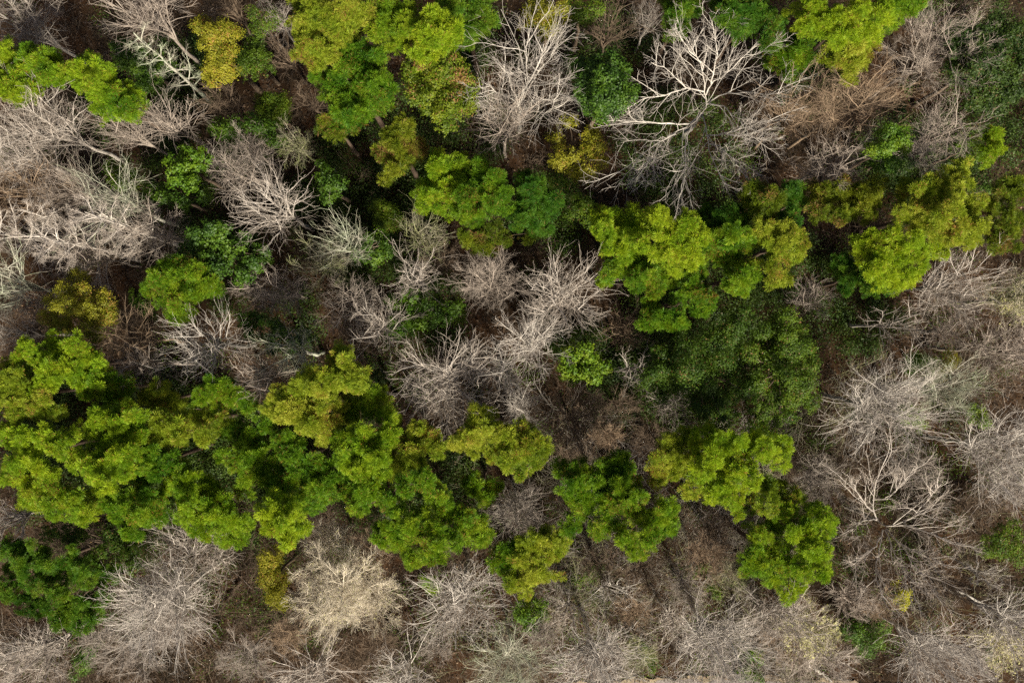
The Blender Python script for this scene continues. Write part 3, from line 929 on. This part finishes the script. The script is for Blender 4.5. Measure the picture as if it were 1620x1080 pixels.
pine('pine', 18, '215,742,18 235,720,18 245,745,16 270,730,16 225,758,12 250,712,12 285,745,12', 'mid-green pine in the middle of the left mass next to the curly-topped one')
pine('pine', 17, '50,790,18 80,785,20 110,790,20 140,795,16 90,806,16 130,812,16 60,775,12 155,780,12 40,775,10', 'green pine on the lower rim of the left mass, above a dark mounded evergreen')
pine('pine', 18, '190,785,20 220,775,20 250,790,18 200,815,20 230,810,20 185,836,14 210,840,16 250,816,14 172,800,12', 'green pine on the lower rim directly above the big grey drooping bare tree')
pine('bright', 18, '280,770,18 305,760,16 300,790,18 330,780,16 330,810,18 350,796,16 360,825,18 290,815,14 310,830,14 380,846,16 335,842,14 356,852,10 390,825,12 330,768,12', 'long yellowish pine along the lower rim, overhanging the grey drooping bare tree')
pine('bright', 20, '420,805,16 445,800,16 440,825,18 465,815,16 480,836,12 455,846,14 426,830,12 450,858,9 435,788,10', 'vivid lone pine crown next to the small yellow tree at the lower rim')
pine('pine', 18, '370,735,14 390,725,16 415,720,16 440,730,14 425,755,12 405,745,14 385,760,10 380,780,10 355,720,12', 'low-set green pine in the middle of the left mass, ringed by brown needles')
pine('pine', 18, '470,760,22 490,790,22 520,770,22 450,700,20 470,720,22 505,735,18 440,765,14 400,690,16 370,680,16 420,665,14', 'dull green pine lying lower between the left mass and the golden-green pines')
pine('lime', 20, '530,570,22 500,590,18 480,610,20 515,605,22 540,600,18 550,580,18 568,600,16 545,615,16 450,622,12', 'golden-green pine at the upper corner of the central-left mass, beside the pale bare star')
pine('lime', 19, '470,640,20 440,622,13 500,640,22 530,640,20 450,650,18 485,665,20 520,670,18 515,690,12 430,645,14 550,655,14', 'broad yellow-olive pine in front of the golden-green corner pine')
pine('pine', 18, '565,628,16 582,642,16 602,640,14 612,660,14 625,666,12 560,652,14 590,620,10', 'narrow yellow pine on the flank facing the central pale bare star')
pine('bright', 20, '570,690,22 545,700,18 600,700,20 580,720,22 615,690,16 560,740,18 605,735,20 588,755,14 545,725,14', 'fresh green round pine at the middle of the central-left mass')
pine('lime', 18, '640,700,14 660,680,14 682,690,13 650,720,18 692,710,12 630,745,16 660,740,12 670,705,12', 'pale yellow pine fringe by a black hole in the canopy, below the bare star')
pine('pine', 19, '545,770,18 600,772,20 640,770,18 670,760,16 570,800,16 620,800,18 690,780,16 702,800,15 580,775,16 655,790,16', 'darker green pine under the fresh round one, with hollows between its boughs')
pine('pine', 18, '665,820,20 700,830,22 730,815,20 755,830,18 640,850,20 680,860,20 720,850,18 760,850,16 655,880,16 690,880,14 740,870,14 772,846,10 620,835,16 645,830,14', 'wide green pine along the lower edge of the central mass, above the dark-trunked bare fan')
pine('bright', 14, '608,840,14 616,860,12 600,855,9', 'tiny bright pine top beside the cream feathery tree')
pine('lime', 18, '760,660,18 775,680,18 746,690,14 750,710,12 790,690,16 722,700,12 735,685,10', 'yellow-green pine just below the pale bare star, left half of a twin crown')
pine('lime', 18, '830,680,16 846,700,16 860,710,12 820,712,16 800,722,16 780,716,14 840,730,12 856,725,10 825,750,10 805,700,12', 'yellow-green pine beside brown twig haze, right half of a twin crown')
pine('green', 15, '806,700,14 790,712,12 815,690,9', 'dark green tuft of a lower pine showing between twin yellow-green crowns')
pine('pine', 14, '745,770,12 770,776,14 750,760,12 785,765,9 766,790,10', 'small pine beside the black hole and above the little round bare star')
pine('lime', 17, '835,855,16 865,850,18 890,855,14 830,880,20 860,876,16 880,870,12 845,905,16 866,910,10 825,930,12 835,942,7 806,925,9', 'pale yellow-topped pine just below the little round bare star')
pine('pine', 16, '800,880,18 785,892,13 810,905,16 790,870,12 820,865,12', 'greener pine half joined to the pale yellow-topped one')
pine('pine', 17, '895,742,18 902,832,15 930,760,22 960,746,22 985,735,20 905,775,18 950,780,22 985,770,20 920,800,16 1000,760,14', 'dull green pine with brown patches, upper part of the lower-middle pine pair')
pine('pine', 18, '1000,790,20 965,810,20 1010,815,18 1040,830,20 985,845,20 950,836,14 1030,850,16 1060,830,14 1005,870,14 1046,806,14 1060,800,12 975,790,14 1075,868,14 1062,815,13', 'dense green pine with fallen pale branch, lower part of the lower-middle pair')
pine('lime', 17, '1060,700,16 1086,690,14 1050,730,18 1080,720,16 1095,770,14 1070,745,14 1040,752,12', 'brownish yellow-green pine on the side of the bright lumpy one, under soft evergreens')
pine('bright', 19, '1110,690,16 1120,710,20 1150,700,20 1180,700,18 1210,710,16 1140,730,20 1176,736,20 1206,736,16 1110,746,18 1150,760,20 1190,760,14 1222,720,12 1130,780,16 1160,786,16 1166,815,9 1195,690,10 1240,700,13 1235,730,13', 'bright lumpy pine under the large soft evergreens, upper one of the lower-right pines')
pine('lime', 17, '1230,776,14 1250,790,16 1215,800,16 1210,770,14 1190,800,14', 'brown-flecked pine between the lower-right bright lumpy pine and the lime one')
pine('bright', 18, '1290,810,16 1310,826,11 1240,815,18 1270,830,18 1300,840,16 1250,850,20 1280,866,20 1300,880,18 1312,856,14 1270,900,18 1300,906,12 1256,926,15 1246,942,9', 'lime-lit bushy pine beside the tall pale star tree, lower-right pines')
pine('pine', 17, '1220,840,20 1215,870,18 1240,885,18 1190,880,16 1180,896,13 1226,910,16 1206,896,13 1200,850,14', 'duller half-shaded pine pressed against the lime-lit bushy pine')
# --- bottom and right edge shrubs
evergreen('evergreen_tree', 'green', 15, '20,870,20 55,870,18 30,900,20 72,900,20 110,880,18 10,930,18 50,930,20 90,930,20 130,910,18', 'big mounded green evergreen at the left edge, lower-left corner', group=GE)
evergreen('evergreen_tree', 'green', 14, '70,960,18 110,960,20 140,940,16 100,985,16 130,992,12 150,970,14 166,940,12 40,958,16 160,910,14', 'rippled deep green evergreen adjoining the big mounded one beside the white bare tree', group=GE)
leafy('shade', 11, '200,870,22 180,850,18 80,840,18 120,850,18 150,880,16 165,905,14 210,895,12', 'dark shaded evergreen behind the big mounded one, under the left pine mass', .10, 1.0)
leafy('gold', 11, '430,900,18 424,916,14 436,944,14 446,956,9 422,884,12 440,925,12', 'small bright yellow tree touching the cream feathery tree', .07, 1.5, GG, 'leafy_tree')
leafy('leafy', 7, '830,970,16 850,960,14 840,992,12 860,975,9', 'low green bush tree between two drooping bare trees near the bottom edge', .10, 1.0)
leafy('leafy', 5, '683,925,12 672,918,9 690,935,8', 'bright green bush glimpsed through the top of the dark-trunked bare fan', .09, 1.2)
shrub('lemon', 6, '1431,950,8 1436,938,6 1428,958,5', 'tiny lemon-yellow shrub below the tall pale star tree', size=.07, dens=1.6)
shrub('holly', 3, '1350,1000,15 1375,995,15 1400,990,12 1370,1030,12 1386,1015,13 1360,1015,10', 'dark green shrub with fallen branches across it, near the bottom edge')
shrub('leafy', 3, '1190,1058,11 1176,1066,10 1200,1040,9 1190,1035,9 1200,1072,9', 'fresh green shrub growing at the edge of the grey road')
shrub('leafy', 6, '1450,660,12 1440,648,9 1460,672,8', 'green shrub seen through the outer twigs of the wide sprawling bare star')
shrub('leafy', 6, '1550,655,12 1560,670,9 1540,645,8', 'little bright green shrub beside the pale wind-swept fan near the right edge')
shrub('leafy', 7, '1456,570,13 1476,575,9 1440,580,10', 'light green shrub under fine grey twigs just above the wide sprawling star')
shrub('gold', 8, '1482,596,12 1506,574,11 1494,585,8', 'pale yellow blooming shrub inside the fine grey bare tree near the right edge', size=.06)
shrub('moss', 6, '1590,862,22 1602,840,18 1570,875,16 1610,880,15', 'olive-brown bush at the right edge beside the tall pale star tree', size=.08, dens=.7)
shrub('moss', 5, '1130,935,12 1090,905,10 1110,900,9', 'thin olive shrub in the brown brush among lower-middle twigs', size=.08, dens=.6)
shrub('moss', 4, '930,910,12 945,900,10 915,920,9', 'mottled olive shrub below the dull brown-patched pine', size=.08, dens=.7)
shrub('moss', 4, '1025,1040,12 1015,1025,9 1035,1055,9', 'yellow-olive shrub by the grey road near the white conical bare tree', size=.07, dens=.7)
shrub('holly', 4, '1480,320,9 1560,300,8 1500,300,8', 'dark shrub hidden below the largest yellow-green pine')
shrub('holly', 4, '130,1050,14 140,1030,12 120,1068,11', 'dark green shrub under grey-lavender bare twigs in the lower-left corner')
shrub('leafy', 6, '395,645,12 330,660,11 290,645,10', 'dim green shrub in a gap at the upper fringe of the left pine mass', dens=.8)


# ------------------------------------------------------------------ leafless trees
def bt(px, py, r, H, bark, label, **k):
    return bare(px, py, r, H, bark, label, group=GB, **k)


# upper left
bt(42, 38, 62, 17, 'grey', 'grey bare tree in the top-left corner, above the corner bright pine', style='haze')
bt(238, 32, 72, 18, 'pink', 'wide brown-grey bare fan on the top edge beside the tall yellow-olive column')
bt(235, 85, 45, 20, 'lichen', 'bare tree with a long straight lichen-pale trunk slanting over the dark evergreen', style='spire', n=13, dens=1.0)
bt(85, 205, 72, 18, 'pale', 'big pale bare tree with long forked limbs under the isolated bright tufted pine', n=13, dens=1.3)
bt(25, 245, 60, 19, 'pale', 'bare tree with long thin pale limbs reaching the left edge under the corner pines', n=11, dens=1.2)
bt(205, 212, 42, 16, 'pink', 'pinkish white bare tree, first of two under the isolated bright tufted pine', thick=.9)
bt(270, 195, 46, 16, 'pink', 'pinkish white bare tree, second of two, nearer the round olive tree', thick=.9)
bt(350, 165, 46, 11, 'brown', 'brown dim bare tree between the tall yellow-olive column and the round olive tree', style='haze')
bt(50, 300, 60, 16, 'tan', 'tan bare tree at the left edge with tangled fine twigs', style='haze', dens=.7)
bt(190, 325, 66, 17, 'lichen', 'long-limbed greyish bare tree below the dark low evergreen, leaning its crown outward', dens=.8)
bt(385, 275, 28, 13, 'pink', 'dense white twig ball, the lower of a pair beside the bright big-leaved tree', style='haze', n=8)
bt(402, 236, 24, 13, 'pink', 'dense white twig ball, the upper of a pair beside the bright big-leaved tree', style='haze', n=7)
bt(342, 262, 26, 11, 'grey', 'small pale bare tree touching the bright big-leaved tree', style='star', n=7)
bt(462, 318, 68, 17, 'pale', 'upward-fanning pale bare tree beside the narrow dark green tree', dens=.9, hub=(462, 345, 8.0))
bt(495, 155, 34, 9, 'brown', 'dim brown bare tree between the round olive tree and the upper pine mass', style='haze', n=7)
bt(457, 98, 30, 9, 'brown', 'faint brown bare sapling above the round olive tree', style='star', n=7)
bt(470, 230, 30, 11, 'mossy', 'mossy grey bare tree beside the dark shaded tree under the round olive tree', style='haze', n=8)
bt(360, 10, 34, 12, 'brown', 'brown bare tree on the top edge above the yellow-olive column', style='haze', n=7)
bt(440, 30, 30, 10, 'grey', 'grey bare tree on the top edge touching the yellow-green edge pine', style='haze', n=7)
# left middle
bt(15, 362, 62, 20, 'pale', 'bare tree with pale trunk slanting out through the left edge', style='spire', n=15, dens=1.3)
bt(95, 385, 62, 20, 'pale', 'bare tree with long pale trunk slanting between two parallel trunks, left edge', style='spire', n=16, dens=1.4)
bt(180, 360, 66, 20, 'pale', 'bare tree with long slanting trunk nearest the deep green evergreen', style='spire', n=17, dens=1.4)
bt(250, 372, 40, 14, 'pink', 'hazy pinkish bare tree squeezed between slanting pale trunks and deep green evergreen', style='haze', n=8)
bt(20, 450, 66, 17, 'lichen', 'lichen-pale bare tree with twisting limbs at the left edge beside the golden-yellow tree', dens=.7)
bt(28, 528, 48, 13, 'grey', 'grey-brown bare tree at the left edge above the cauliflower-clumped pine', style='thin', n=8)
bt(212, 540, 40, 15, 'tan', 'tan-brown bare sapling beside the golden-yellow tree', style='haze', n=8)
bt(235, 580, 28, 15, 'pink', 'small white-tipped bare sapling above a dark gap in the left pine mass', style='haze', n=7)
bt(325, 542, 64, 17, 'white', 'white bare tree lying fan-like beside rust-coloured leaves, left-centre', hub=(378, 546, 5.0))
bt(412, 592, 44, 17, 'pink', 'drooping pale bare tree above the smooth oval green pine', n=8)
bt(462, 560, 48, 16, 'lichen', 'spiky lichen-white bare tree over the dark bluish-green evergreen', style='thin', n=9, thick=1.2, dens=1.5)
bt(407, 465, 26, 12, 'pink', 'dense pinkish twig ball beside the deep green evergreen, outer of two', style='haze', n=7)
bt(447, 462, 34, 12, 'pink', 'dense pinkish twig ball, inner of two, above the dark bluish-green evergreen', style='haze', n=9)
bt(512, 420, 44, 13, 'mossy', 'olive-grey hazy bare tree below the upward-fanning pale one', style='haze', n=9)
bt(556, 390, 34, 15, 'lichen', 'lichen-grey bare tree beside the dark evergreen tucked above the centre', n=8)
bt(550, 480, 42, 13, 'pink', 'brown-pink bare tree between the pinkish twig balls and glossy vivid tree', style='haze', n=9)
bt(600, 515, 48, 15, 'pale', 'pale sprawling bare tree beside the glossy vivid green tree', style='thin', n=9, thick=1.1, dens=1.3)
bt(560, 545, 30, 10, 'brown', 'low brown bare tree above the golden-green corner pine', style='haze', n=7)
bt(665, 378, 38, 14, 'mossy', 'curving mossy-grey bare tree just below the vivid green smooth-sided pine', style='thin', n=10, dens=1.4)
bt(655, 445, 27, 15, 'pale', 'small pale star-shaped bare tree over the glossy vivid green tree', n=8)
bt(700, 408, 34, 9, 'brown', 'dim brown bare tree between curving mossy-grey tree and feathery haze tree', style='haze', n=8)
# centre
bt(775, 448, 54, 14, 'pink', 'soft brownish feathery bare tree with hazy twigs, above the central white pair', style='haze', n=11, dens=1.4, thick=.8)
bt(890, 468, 72, 17, 'pale', 'striking pale star-shaped bare tree beside the central pine band', n=13, dens=1.0)
bt(985, 525, 36, 11, 'tan', 'rusty tan bare tree fanning beside the vivid glossy tree with twiggy middle', n=9)
bt(708, 605, 84, 17, 'pale', 'widest pale bare star in the middle, rooted beside the golden-green pines', n=15, dens=1.3)
bt(838, 545, 38, 16, 'white', 'bright white bare tree above the small white star, upper of the central white pair', n=10, style='haze', dens=.8)
bt(795, 580, 42, 15, 'white', 'white bare tree with curling limbs, lower of the central white pair', n=9)
bt(826, 636, 28, 12, 'white', 'small compact white star below the central white pair', n=10)
bt(908, 665, 62, 13, 'brown', 'brown hazy bare tree with fine twigs beside the yellow-green twin crown', style='haze', n=12, dens=1.3, thick=.8)
bt(1000, 588, 28, 14, 'pale', 'thin dead pale bare tree with crooked arms near the soft dark evergreen', style='thin', n=5, dens=.5)
bt(975, 640, 42, 9, 'brown', 'dim brown bare tree in the hollow under the darker soft evergreen', style='haze', n=8)
bt(1060, 640, 34, 10, 'grey', 'dim grey bare sapling at the foot of the soft dark evergreen', style='thin', n=8)
bt(838, 148, 80, 19, 'white', 'tall white forked bare tree beside the large round dark evergreen, upper one of two', hub=(822, 168, 9.0), dens=2.0,
   hero=[[(822, 168, 9), (835, 125, 13), (832, 85, 17), (835, 52, 19)], [(822, 168, 9), (842, 130, 13), (862, 100, 16), (882, 82, 18)],
         [(822, 168, 9), (815, 150, 12), (806, 125, 15), (795, 104, 17)], [(822, 168, 9), (805, 152, 12), (785, 146, 15), (770, 132, 17)],
         [(822, 168, 9), (850, 172, 12), (872, 160, 15), (888, 148, 17)], [(822, 168, 9), (828, 140, 13), (850, 110, 17), (860, 70, 18)],
         [(822, 168, 9), (846, 180, 12), (868, 178, 14), (885, 168, 15)], [(822, 168, 9), (800, 172, 12), (780, 170, 14), (768, 176, 15)]])
bt(800, 228, 58, 16, 'pink', 'pinkish white spreading bare tree beside the patchy golden tree, lower one of two', n=11, hub=(798, 218, 8.0))
bt(1110, 160, 130, 20, 'white', 'biggest white bare tree with wide sprawling limbs in the upper middle', hub=(1110, 181, 9.0), dens=2.0,
   hero=[[(1110, 181, 9), (1119, 165, 10.5), (1114, 140, 12.5), (1112, 105, 15), (1085, 60, 18)], [(1117, 150, 11.5), (1125, 132, 13), (1145, 122, 14.5), (1165, 100, 16), (1204, 62, 18)],
         [(1125, 132, 13), (1132, 110, 15), (1134, 75, 17), (1124, 22, 19)], [(1119, 165, 10.5), (1140, 150, 12), (1175, 144, 14), (1210, 150, 15.5), (1238, 146, 17)],
         [(1122, 164, 10.8), (1145, 168, 12), (1166, 188, 13.5), (1190, 205, 15)], [(1110, 181, 9), (1115, 200, 10.5), (1121, 228, 12), (1128, 262, 14), (1148, 300, 15.5)],
         [(1121, 228, 12), (1145, 234, 13), (1168, 262, 14.5), (1184, 285, 15.5)], [(1118, 215, 11), (1145, 212, 12.5), (1185, 200, 14), (1230, 186, 15.5)],
         [(1150, 212, 12.6), (1190, 215, 14), (1225, 225, 15.5)], [(1110, 181, 9), (1092, 196, 10.5), (1068, 212, 12), (1025, 232, 14), (965, 284, 16.5)],
         [(1068, 212, 12), (1045, 225, 13.5), (1030, 250, 15), (1008, 286, 16)], [(1092, 196, 10.5), (1060, 195, 12.5), (1010, 192, 14.5), (962, 192, 16)],
         [(1113, 145, 12.2), (1085, 140, 13), (1060, 115, 15), (1030, 98, 17)], [(1095, 194, 10.4), (1085, 225, 12), (1084, 265, 14), (1080, 305, 15)],
         [(1085, 140, 13), (1050, 150, 14), (1015, 158, 15), (985, 178, 16.5)], [(1112, 105, 15), (1095, 85, 16), (1068, 48, 18)]])
# upper right
bt(965, 48, 50, 12, 'brown', 'brown dim bare tree above the large round dark evergreen, near top edge', style='star', n=10, dens=1.2)
bt(1025, 35, 34, 11, 'grey', 'faint bare sapling near top edge beside the biggest white tree', style='thin', n=8)
bt(1440, 88, 74, 17, 'pink', 'dense brown-grey brush-like bare tree between the big bright top-edge pine and huge dark evergreen', style='haze', n=14, dens=1.5, thick=.8, hub=(1418, 126, 6.0))
bt(1335, 172, 68, 19, 'tan', 'tan hazy bare tree beneath the yellow-lit pine tip', style='haze', n=12, dens=1.2, thick=.85)
bt(1262, 180, 56, 18, 'tan', 'pale brown thin-twigged bare tree between the biggest white tree and tan hazy tree', style='haze', n=10, dens=.8, thick=.8)
bt(1310, 265, 44, 17, 'pink', 'pinkish bare tree under the tan hazy one, above the loose olive pine', style='haze', n=10)
bt(1482, 212, 28, 17, 'pink', 'little white twig ball at the edge of the black gap, upper-right quarter', style='haze', n=8)
bt(1448, 240, 28, 11, 'grey', 'grey bare sapling beside the rounded bright olive evergreen', style='haze', n=8)
bt(1530, 8, 52, 12, 'brown', 'dark brown bare tree on the top edge above the huge dark evergreen', style='haze', n=10)
bt(1505, 455, 76, 16, 'pale', 'brown-grey bare tree combed outward, below the sloping bright pine', n=13, dens=1.2, hub=(1445, 458, 6.0))
bt(1412, 510, 44, 14, 'pale', 'sparse dark-set bare tree with thin pale limbs beside the mossy soft evergreen', style='thin', n=7, dens=.5)
bt(1276, 474, 34, 10, 'pink', 'pinkish-white small bare star by rust-coloured ferns, above the mossy soft evergreen', n=11)
bt(1376, 622, 92, 17, 'white', 'wide sprawling pale bare star beside the large soft mossy evergreen', n=17, dens=1.3, hub=(1345, 632, 7.0))
bt(1482, 612, 62, 15, 'lichen', 'fine grey lichen-tinted bare tree around the pale yellow shrub', style='haze', n=12, dens=1.2, thick=.85)
bt(1578, 550, 54, 16, 'pink', 'pinkish grey bare tree at the right edge, above dark bare ground', n=13, dens=1.5)
bt(1492, 522, 30, 11, 'pink', 'low pinkish bare tree under the one combed outward', style='haze', n=8)
bt(1580, 612, 46, 11, 'brown', 'thin dark bare tree in shade near the right edge', style='thin', n=8)
bt(1600, 470, 40, 14, 'mossy', 'mossy grey bare tree at the right edge under the dull olive pine', style='haze', n=9)
bt(1555, 722, 80, 17, 'white', 'pale wind-swept bare fan near the right edge, below the pinkish grey edge tree', n=15, dens=1.3, hub=(1508, 700, 6.0))
bt(1432, 838, 98, 18, 'pale', 'tall pale star tree with bold limbs in the lower-right quarter', hub=(1388, 822, 8.0), dens=2.0,
   hero=[[(1388, 822, 8), (1380, 808, 9.5), (1382, 785, 11.5), (1388, 755, 14), (1398, 728, 16)], [(1381, 790, 11), (1400, 790, 12), (1425, 772, 14), (1448, 735, 16.5)],
         [(1388, 822, 8), (1402, 836, 9), (1430, 826, 11), (1462, 808, 13.5), (1502, 800, 16)], [(1430, 826, 11), (1455, 838, 12.5), (1490, 852, 14.5), (1524, 866, 16)],
         [(1402, 836, 9), (1425, 860, 11), (1446, 890, 13.5), (1476, 932, 16)], [(1425, 860, 11), (1445, 870, 12.5), (1470, 880, 14), (1500, 900, 15.5)],
         [(1400, 838, 9), (1412, 870, 11), (1430, 905, 13.5), (1446, 938, 15)], [(1396, 838, 9), (1390, 868, 11), (1384, 905, 13.5), (1394, 946, 15)],
         [(1388, 822, 8), (1372, 820, 9.5), (1352, 832, 11.5), (1334, 848, 13.5)], [(1392, 850, 10), (1378, 870, 11.5), (1360, 882, 13), (1346, 895, 14)],
         [(1380, 808, 9.5), (1368, 795, 11), (1355, 775, 13), (1345, 755, 14.5)], [(1430, 826, 11), (1450, 815, 12.5), (1475, 780, 15), (1490, 765, 16)]])
bt(1292, 752, 38, 11, 'grey', 'small grey hazy star between the bright lumpy pine and tall pale star tree', style='haze', n=12)
bt(1434, 738, 36, 13, 'grey', 'grey bare tree just above the tall pale star tree', style='haze', n=9)
bt(1350, 718, 34, 9, 'brown', 'brown low bare tree below the wide sprawling star', style='haze', n=8)
bt(1112, 880, 56, 9, 'tan', 'tan-brown low bare tree between the two lower pine groups', style='haze', n=12, dens=1.2, thick=.8)
bt(1192, 962, 60, 16, 'pale', 'grey drooping bare tree under the duller half-shaded pine, bottom', n=14, dens=1.5, hub=(1196, 940, 6.0))
bt(1115, 1015, 76, 18, 'white', 'white conical bare tree spreading downward near the grey road', n=16, dens=1.3, thick=1.15, hub=(1095, 958, 5.0))
bt(1345, 945, 40, 10, 'pink', 'pinkish low bare tree beside the lime-lit bushy pine', style='haze', n=9)
bt(1465, 1025, 78, 17, 'white', 'silvery bare tree beside the dark green shrub with fallen branches', n=14, dens=1.3)
bt(1575, 965, 66, 17, 'white', 'white bare tree sweeping out toward the right edge, lower-right', n=13, dens=1.1, hub=(1520, 940, 5.0))
bt(1550, 905, 34, 9, 'white', 'low white bare tree with few long limbs by the olive-brown bush', style='thin', n=6)
bt(1310, 1050, 50, 13, 'pale', 'grey-brown hazy bare tree on the bottom edge beside the round budding tree', style='haze', n=9)
bt(1276, 992, 40, 12, 'cream', 'round pale green budding tree near the bottom edge, beside the lime-lit pine', style='haze', n=12, dens=1.4, thick=.8, buds=('sage', .28, .085), kind='budding_tree')
bt(1592, 1020, 48, 12, 'cream', 'pale green budding tree in the bottom-right corner', style='haze', n=12, dens=1.2, thick=.8, buds=('sage', .22, .08), kind='budding_tree')
bt(1606, 480, 30, 13, 'cream', 'pale yellowish budding tree at the right edge under the olive pine', style='haze', n=9, thick=.8, buds=('sage', .25, .08), kind='budding_tree')
# bottom
bt(545, 930, 104, 15, 'cream', 'cream feathery tree full of fine twigs, bottom middle', style='haze', n=18, dens=2.6, thick=.85, droop=.4, kind='budding_tree', buds=('sage', .05, .05))
bt(525, 862, 40, 12, 'cream', 'small cream twiggy tree on top of the cream feathery one', style='haze', n=10, dens=1.4, thick=.8, buds=('sage', .08, .06), kind='budding_tree')
bt(738, 950, 78, 17, 'white', 'bare fan tree with a dark trunk below the wide green pine', n=13, dens=1.1, hub=(736, 910, 6.0))
bt(816, 802, 44, 12, 'grey', 'little round bare star in a brown clearing between the pale yellow-topped pines', n=16, dens=1.1)
bt(968, 935, 36, 12, 'white', 'thin white dead tree with crooked top in the brown brush, bottom middle', style='thin', n=6, thick=1.1)
bt(905, 965, 42, 9, 'pale', 'low pale bare tree beside the thin white dead one', style='thin', n=8)
bt(1022, 905, 48, 9, 'brown', 'brown hazy bare tree below the dense green pine with the pale branch', style='haze', n=10)
bt(800, 1040, 78, 16, 'lichen', 'thin mossy-grey bare tree fanning down to the bottom edge, under the low green bush', n=13, dens=1.0, thick=.8)
bt(932, 1042, 70, 17, 'white', 'white dense-headed conical bare tree on the bottom edge, nearest the sandy verge', n=17, dens=1.5, thick=1.15, hub=(930, 1000, 6.0))
bt(650, 1058, 56, 16, 'white', 'pale bare tree on the bottom edge below the cream feathery one', n=10, hub=(650, 1030, 6.0))
bt(1062, 985, 42, 11, 'pale', 'pale thin-limbed bare tree between the two white conical trees', style='thin', n=9)
bt(535, 1052, 66, 17, 'pale', 'bold-limbed pale bare tree on the bottom edge, left of the one below the cream tree', n=11, thick=1.25, hub=(515, 1030, 7.0))
bt(392, 1038, 44, 11, 'grey', 'soft grey twig cloud in the brown clearing near the bottom edge', style='haze', n=12, dens=1.4, thick=.7)
bt(308, 1025, 40, 9, 'brown', 'thin dark brown bare sapling in the brown clearing', style='thin', n=9)
bt(268, 948, 74, 17, 'white', 'brilliant white bare tree beside the rippled deep green evergreen', n=20, dens=2.2, thick=1.35)
bt(218, 1020, 62, 13, 'grey', 'grey hazy bare tree just below the brilliant white one', style='haze', n=12, dens=1.2)
bt(312, 872, 80, 16, 'pale', 'big grey drooping bare tree under the lower rim of the left pine mass', n=13, dens=1.1)
bt(58, 1030, 78, 17, 'pale', 'grey-lavender bare tree in the lower-left corner', n=14, dens=1.3)
bt(20, 825, 48, 12, 'pale', 'pale bare tree at the left edge between the left mass and big mounded evergreen', n=9)
bt(590, 870, 30, 12, 'tan', 'tan twiggy bare tree between the tiny bright pine top and cream tree', style='haze', n=8)
bt(120, 300, 50, 15, 'pink', 'thin-stemmed pinkish bare tree between tan tangled tree and long-limbed greyish one', n=12, dens=1.2, thick=.8)
bt(70, 345, 46, 16, 'pale', 'thin pale bare tree among the slanting trunks at the left side', style='spire', n=13, dens=1.2, thick=.8)
bt(140, 405, 46, 14, 'pink', 'pinkish bare tree between slanting trunks and the golden-yellow tree', n=11, dens=1.2, thick=.8)
bt(60, 480, 38, 12, 'pink', 'thin pinkish bare tree behind the golden-yellow tree, left edge', n=10, dens=1.1, thick=.8)
# low leafless trees between the lower crowns
for x, y, r, h, bk, lb in (
        (942, 888, 34, 8, 'brown', 'low brown bare tree between the pale yellow-topped pine and the dense green pine'),
        (1000, 965, 34, 8, 'tan', 'low tan bare tree beside the thin white dead one, on its sunny side'),
        (1085, 925, 36, 8, 'grey', 'low grey bare tree just under the tan-brown low one'),
        (1235, 1015, 34, 8, 'tan', 'low tan bare tree between white conical tree and round budding tree'),
        (1160, 905, 30, 7, 'mossy', 'low mossy bare tree by the grey fallen log'),
        (905, 722, 36, 8, 'brown', 'low brown bare tree beside yellow-green twin crown, under the brown hazy one'),
        (955, 690, 34, 8, 'tan', 'low tan bare tree above the dull brown-patched pine'),
        (1025, 690, 30, 7, 'brown', 'low brown bare tree between brownish yellow-green pine and soft dark evergreen'),
        (860, 1000, 34, 8, 'grey', 'low grey bare tree beneath the low green bush near bottom edge'),
        (690, 1020, 36, 8, 'grey', 'low grey bare tree under the dark-trunked bare fan'),
        (600, 1020, 36, 8, 'brown', 'low brown bare tree under the cream feathery tree, bottom edge'),
        (460, 1005, 34, 8, 'tan', 'low tan bare tree in the brown clearing beside the cream feathery tree'),
        (1245, 735, 30, 8, 'brown', 'low brown bare tree touching the bright lumpy pine and the small grey hazy star'),
        (1262, 1045, 34, 8, 'pink', 'low pinkish bare tree under the round budding tree, bottom edge'),
        (1540, 800, 40, 9, 'brown', 'low brown bare tree between pale wind-swept fan and tall pale star tree'),
        (1595, 780, 36, 9, 'grey', 'low grey bare tree on the right edge above the olive-brown bush'),
        (1500, 935, 34, 8, 'brown', 'low brown bare tree at the foot of the white sweeping tree'),
        (1540, 1050, 40, 9, 'grey', 'low grey bare tree beside the bottom-corner pale budding tree'),
        (1390, 955, 32, 7, 'tan', 'low tan bare tree just under the tiny lemon-yellow shrub'),
        (1130, 840, 34, 8, 'brown', 'low brown bare tree under the fallen branch side of the bright lumpy pine'),
        (1010, 1030, 32, 8, 'mossy', 'low mossy bare tree beside the dark broken log on the bottom edge'),
        (160, 1010, 36, 9, 'grey', 'low grey bare tree between grey-lavender tree and the grey hazy one')):
    bt(x, y, r, h, bk, lb, style='haze', n=10, dens=1.1, thick=.8)
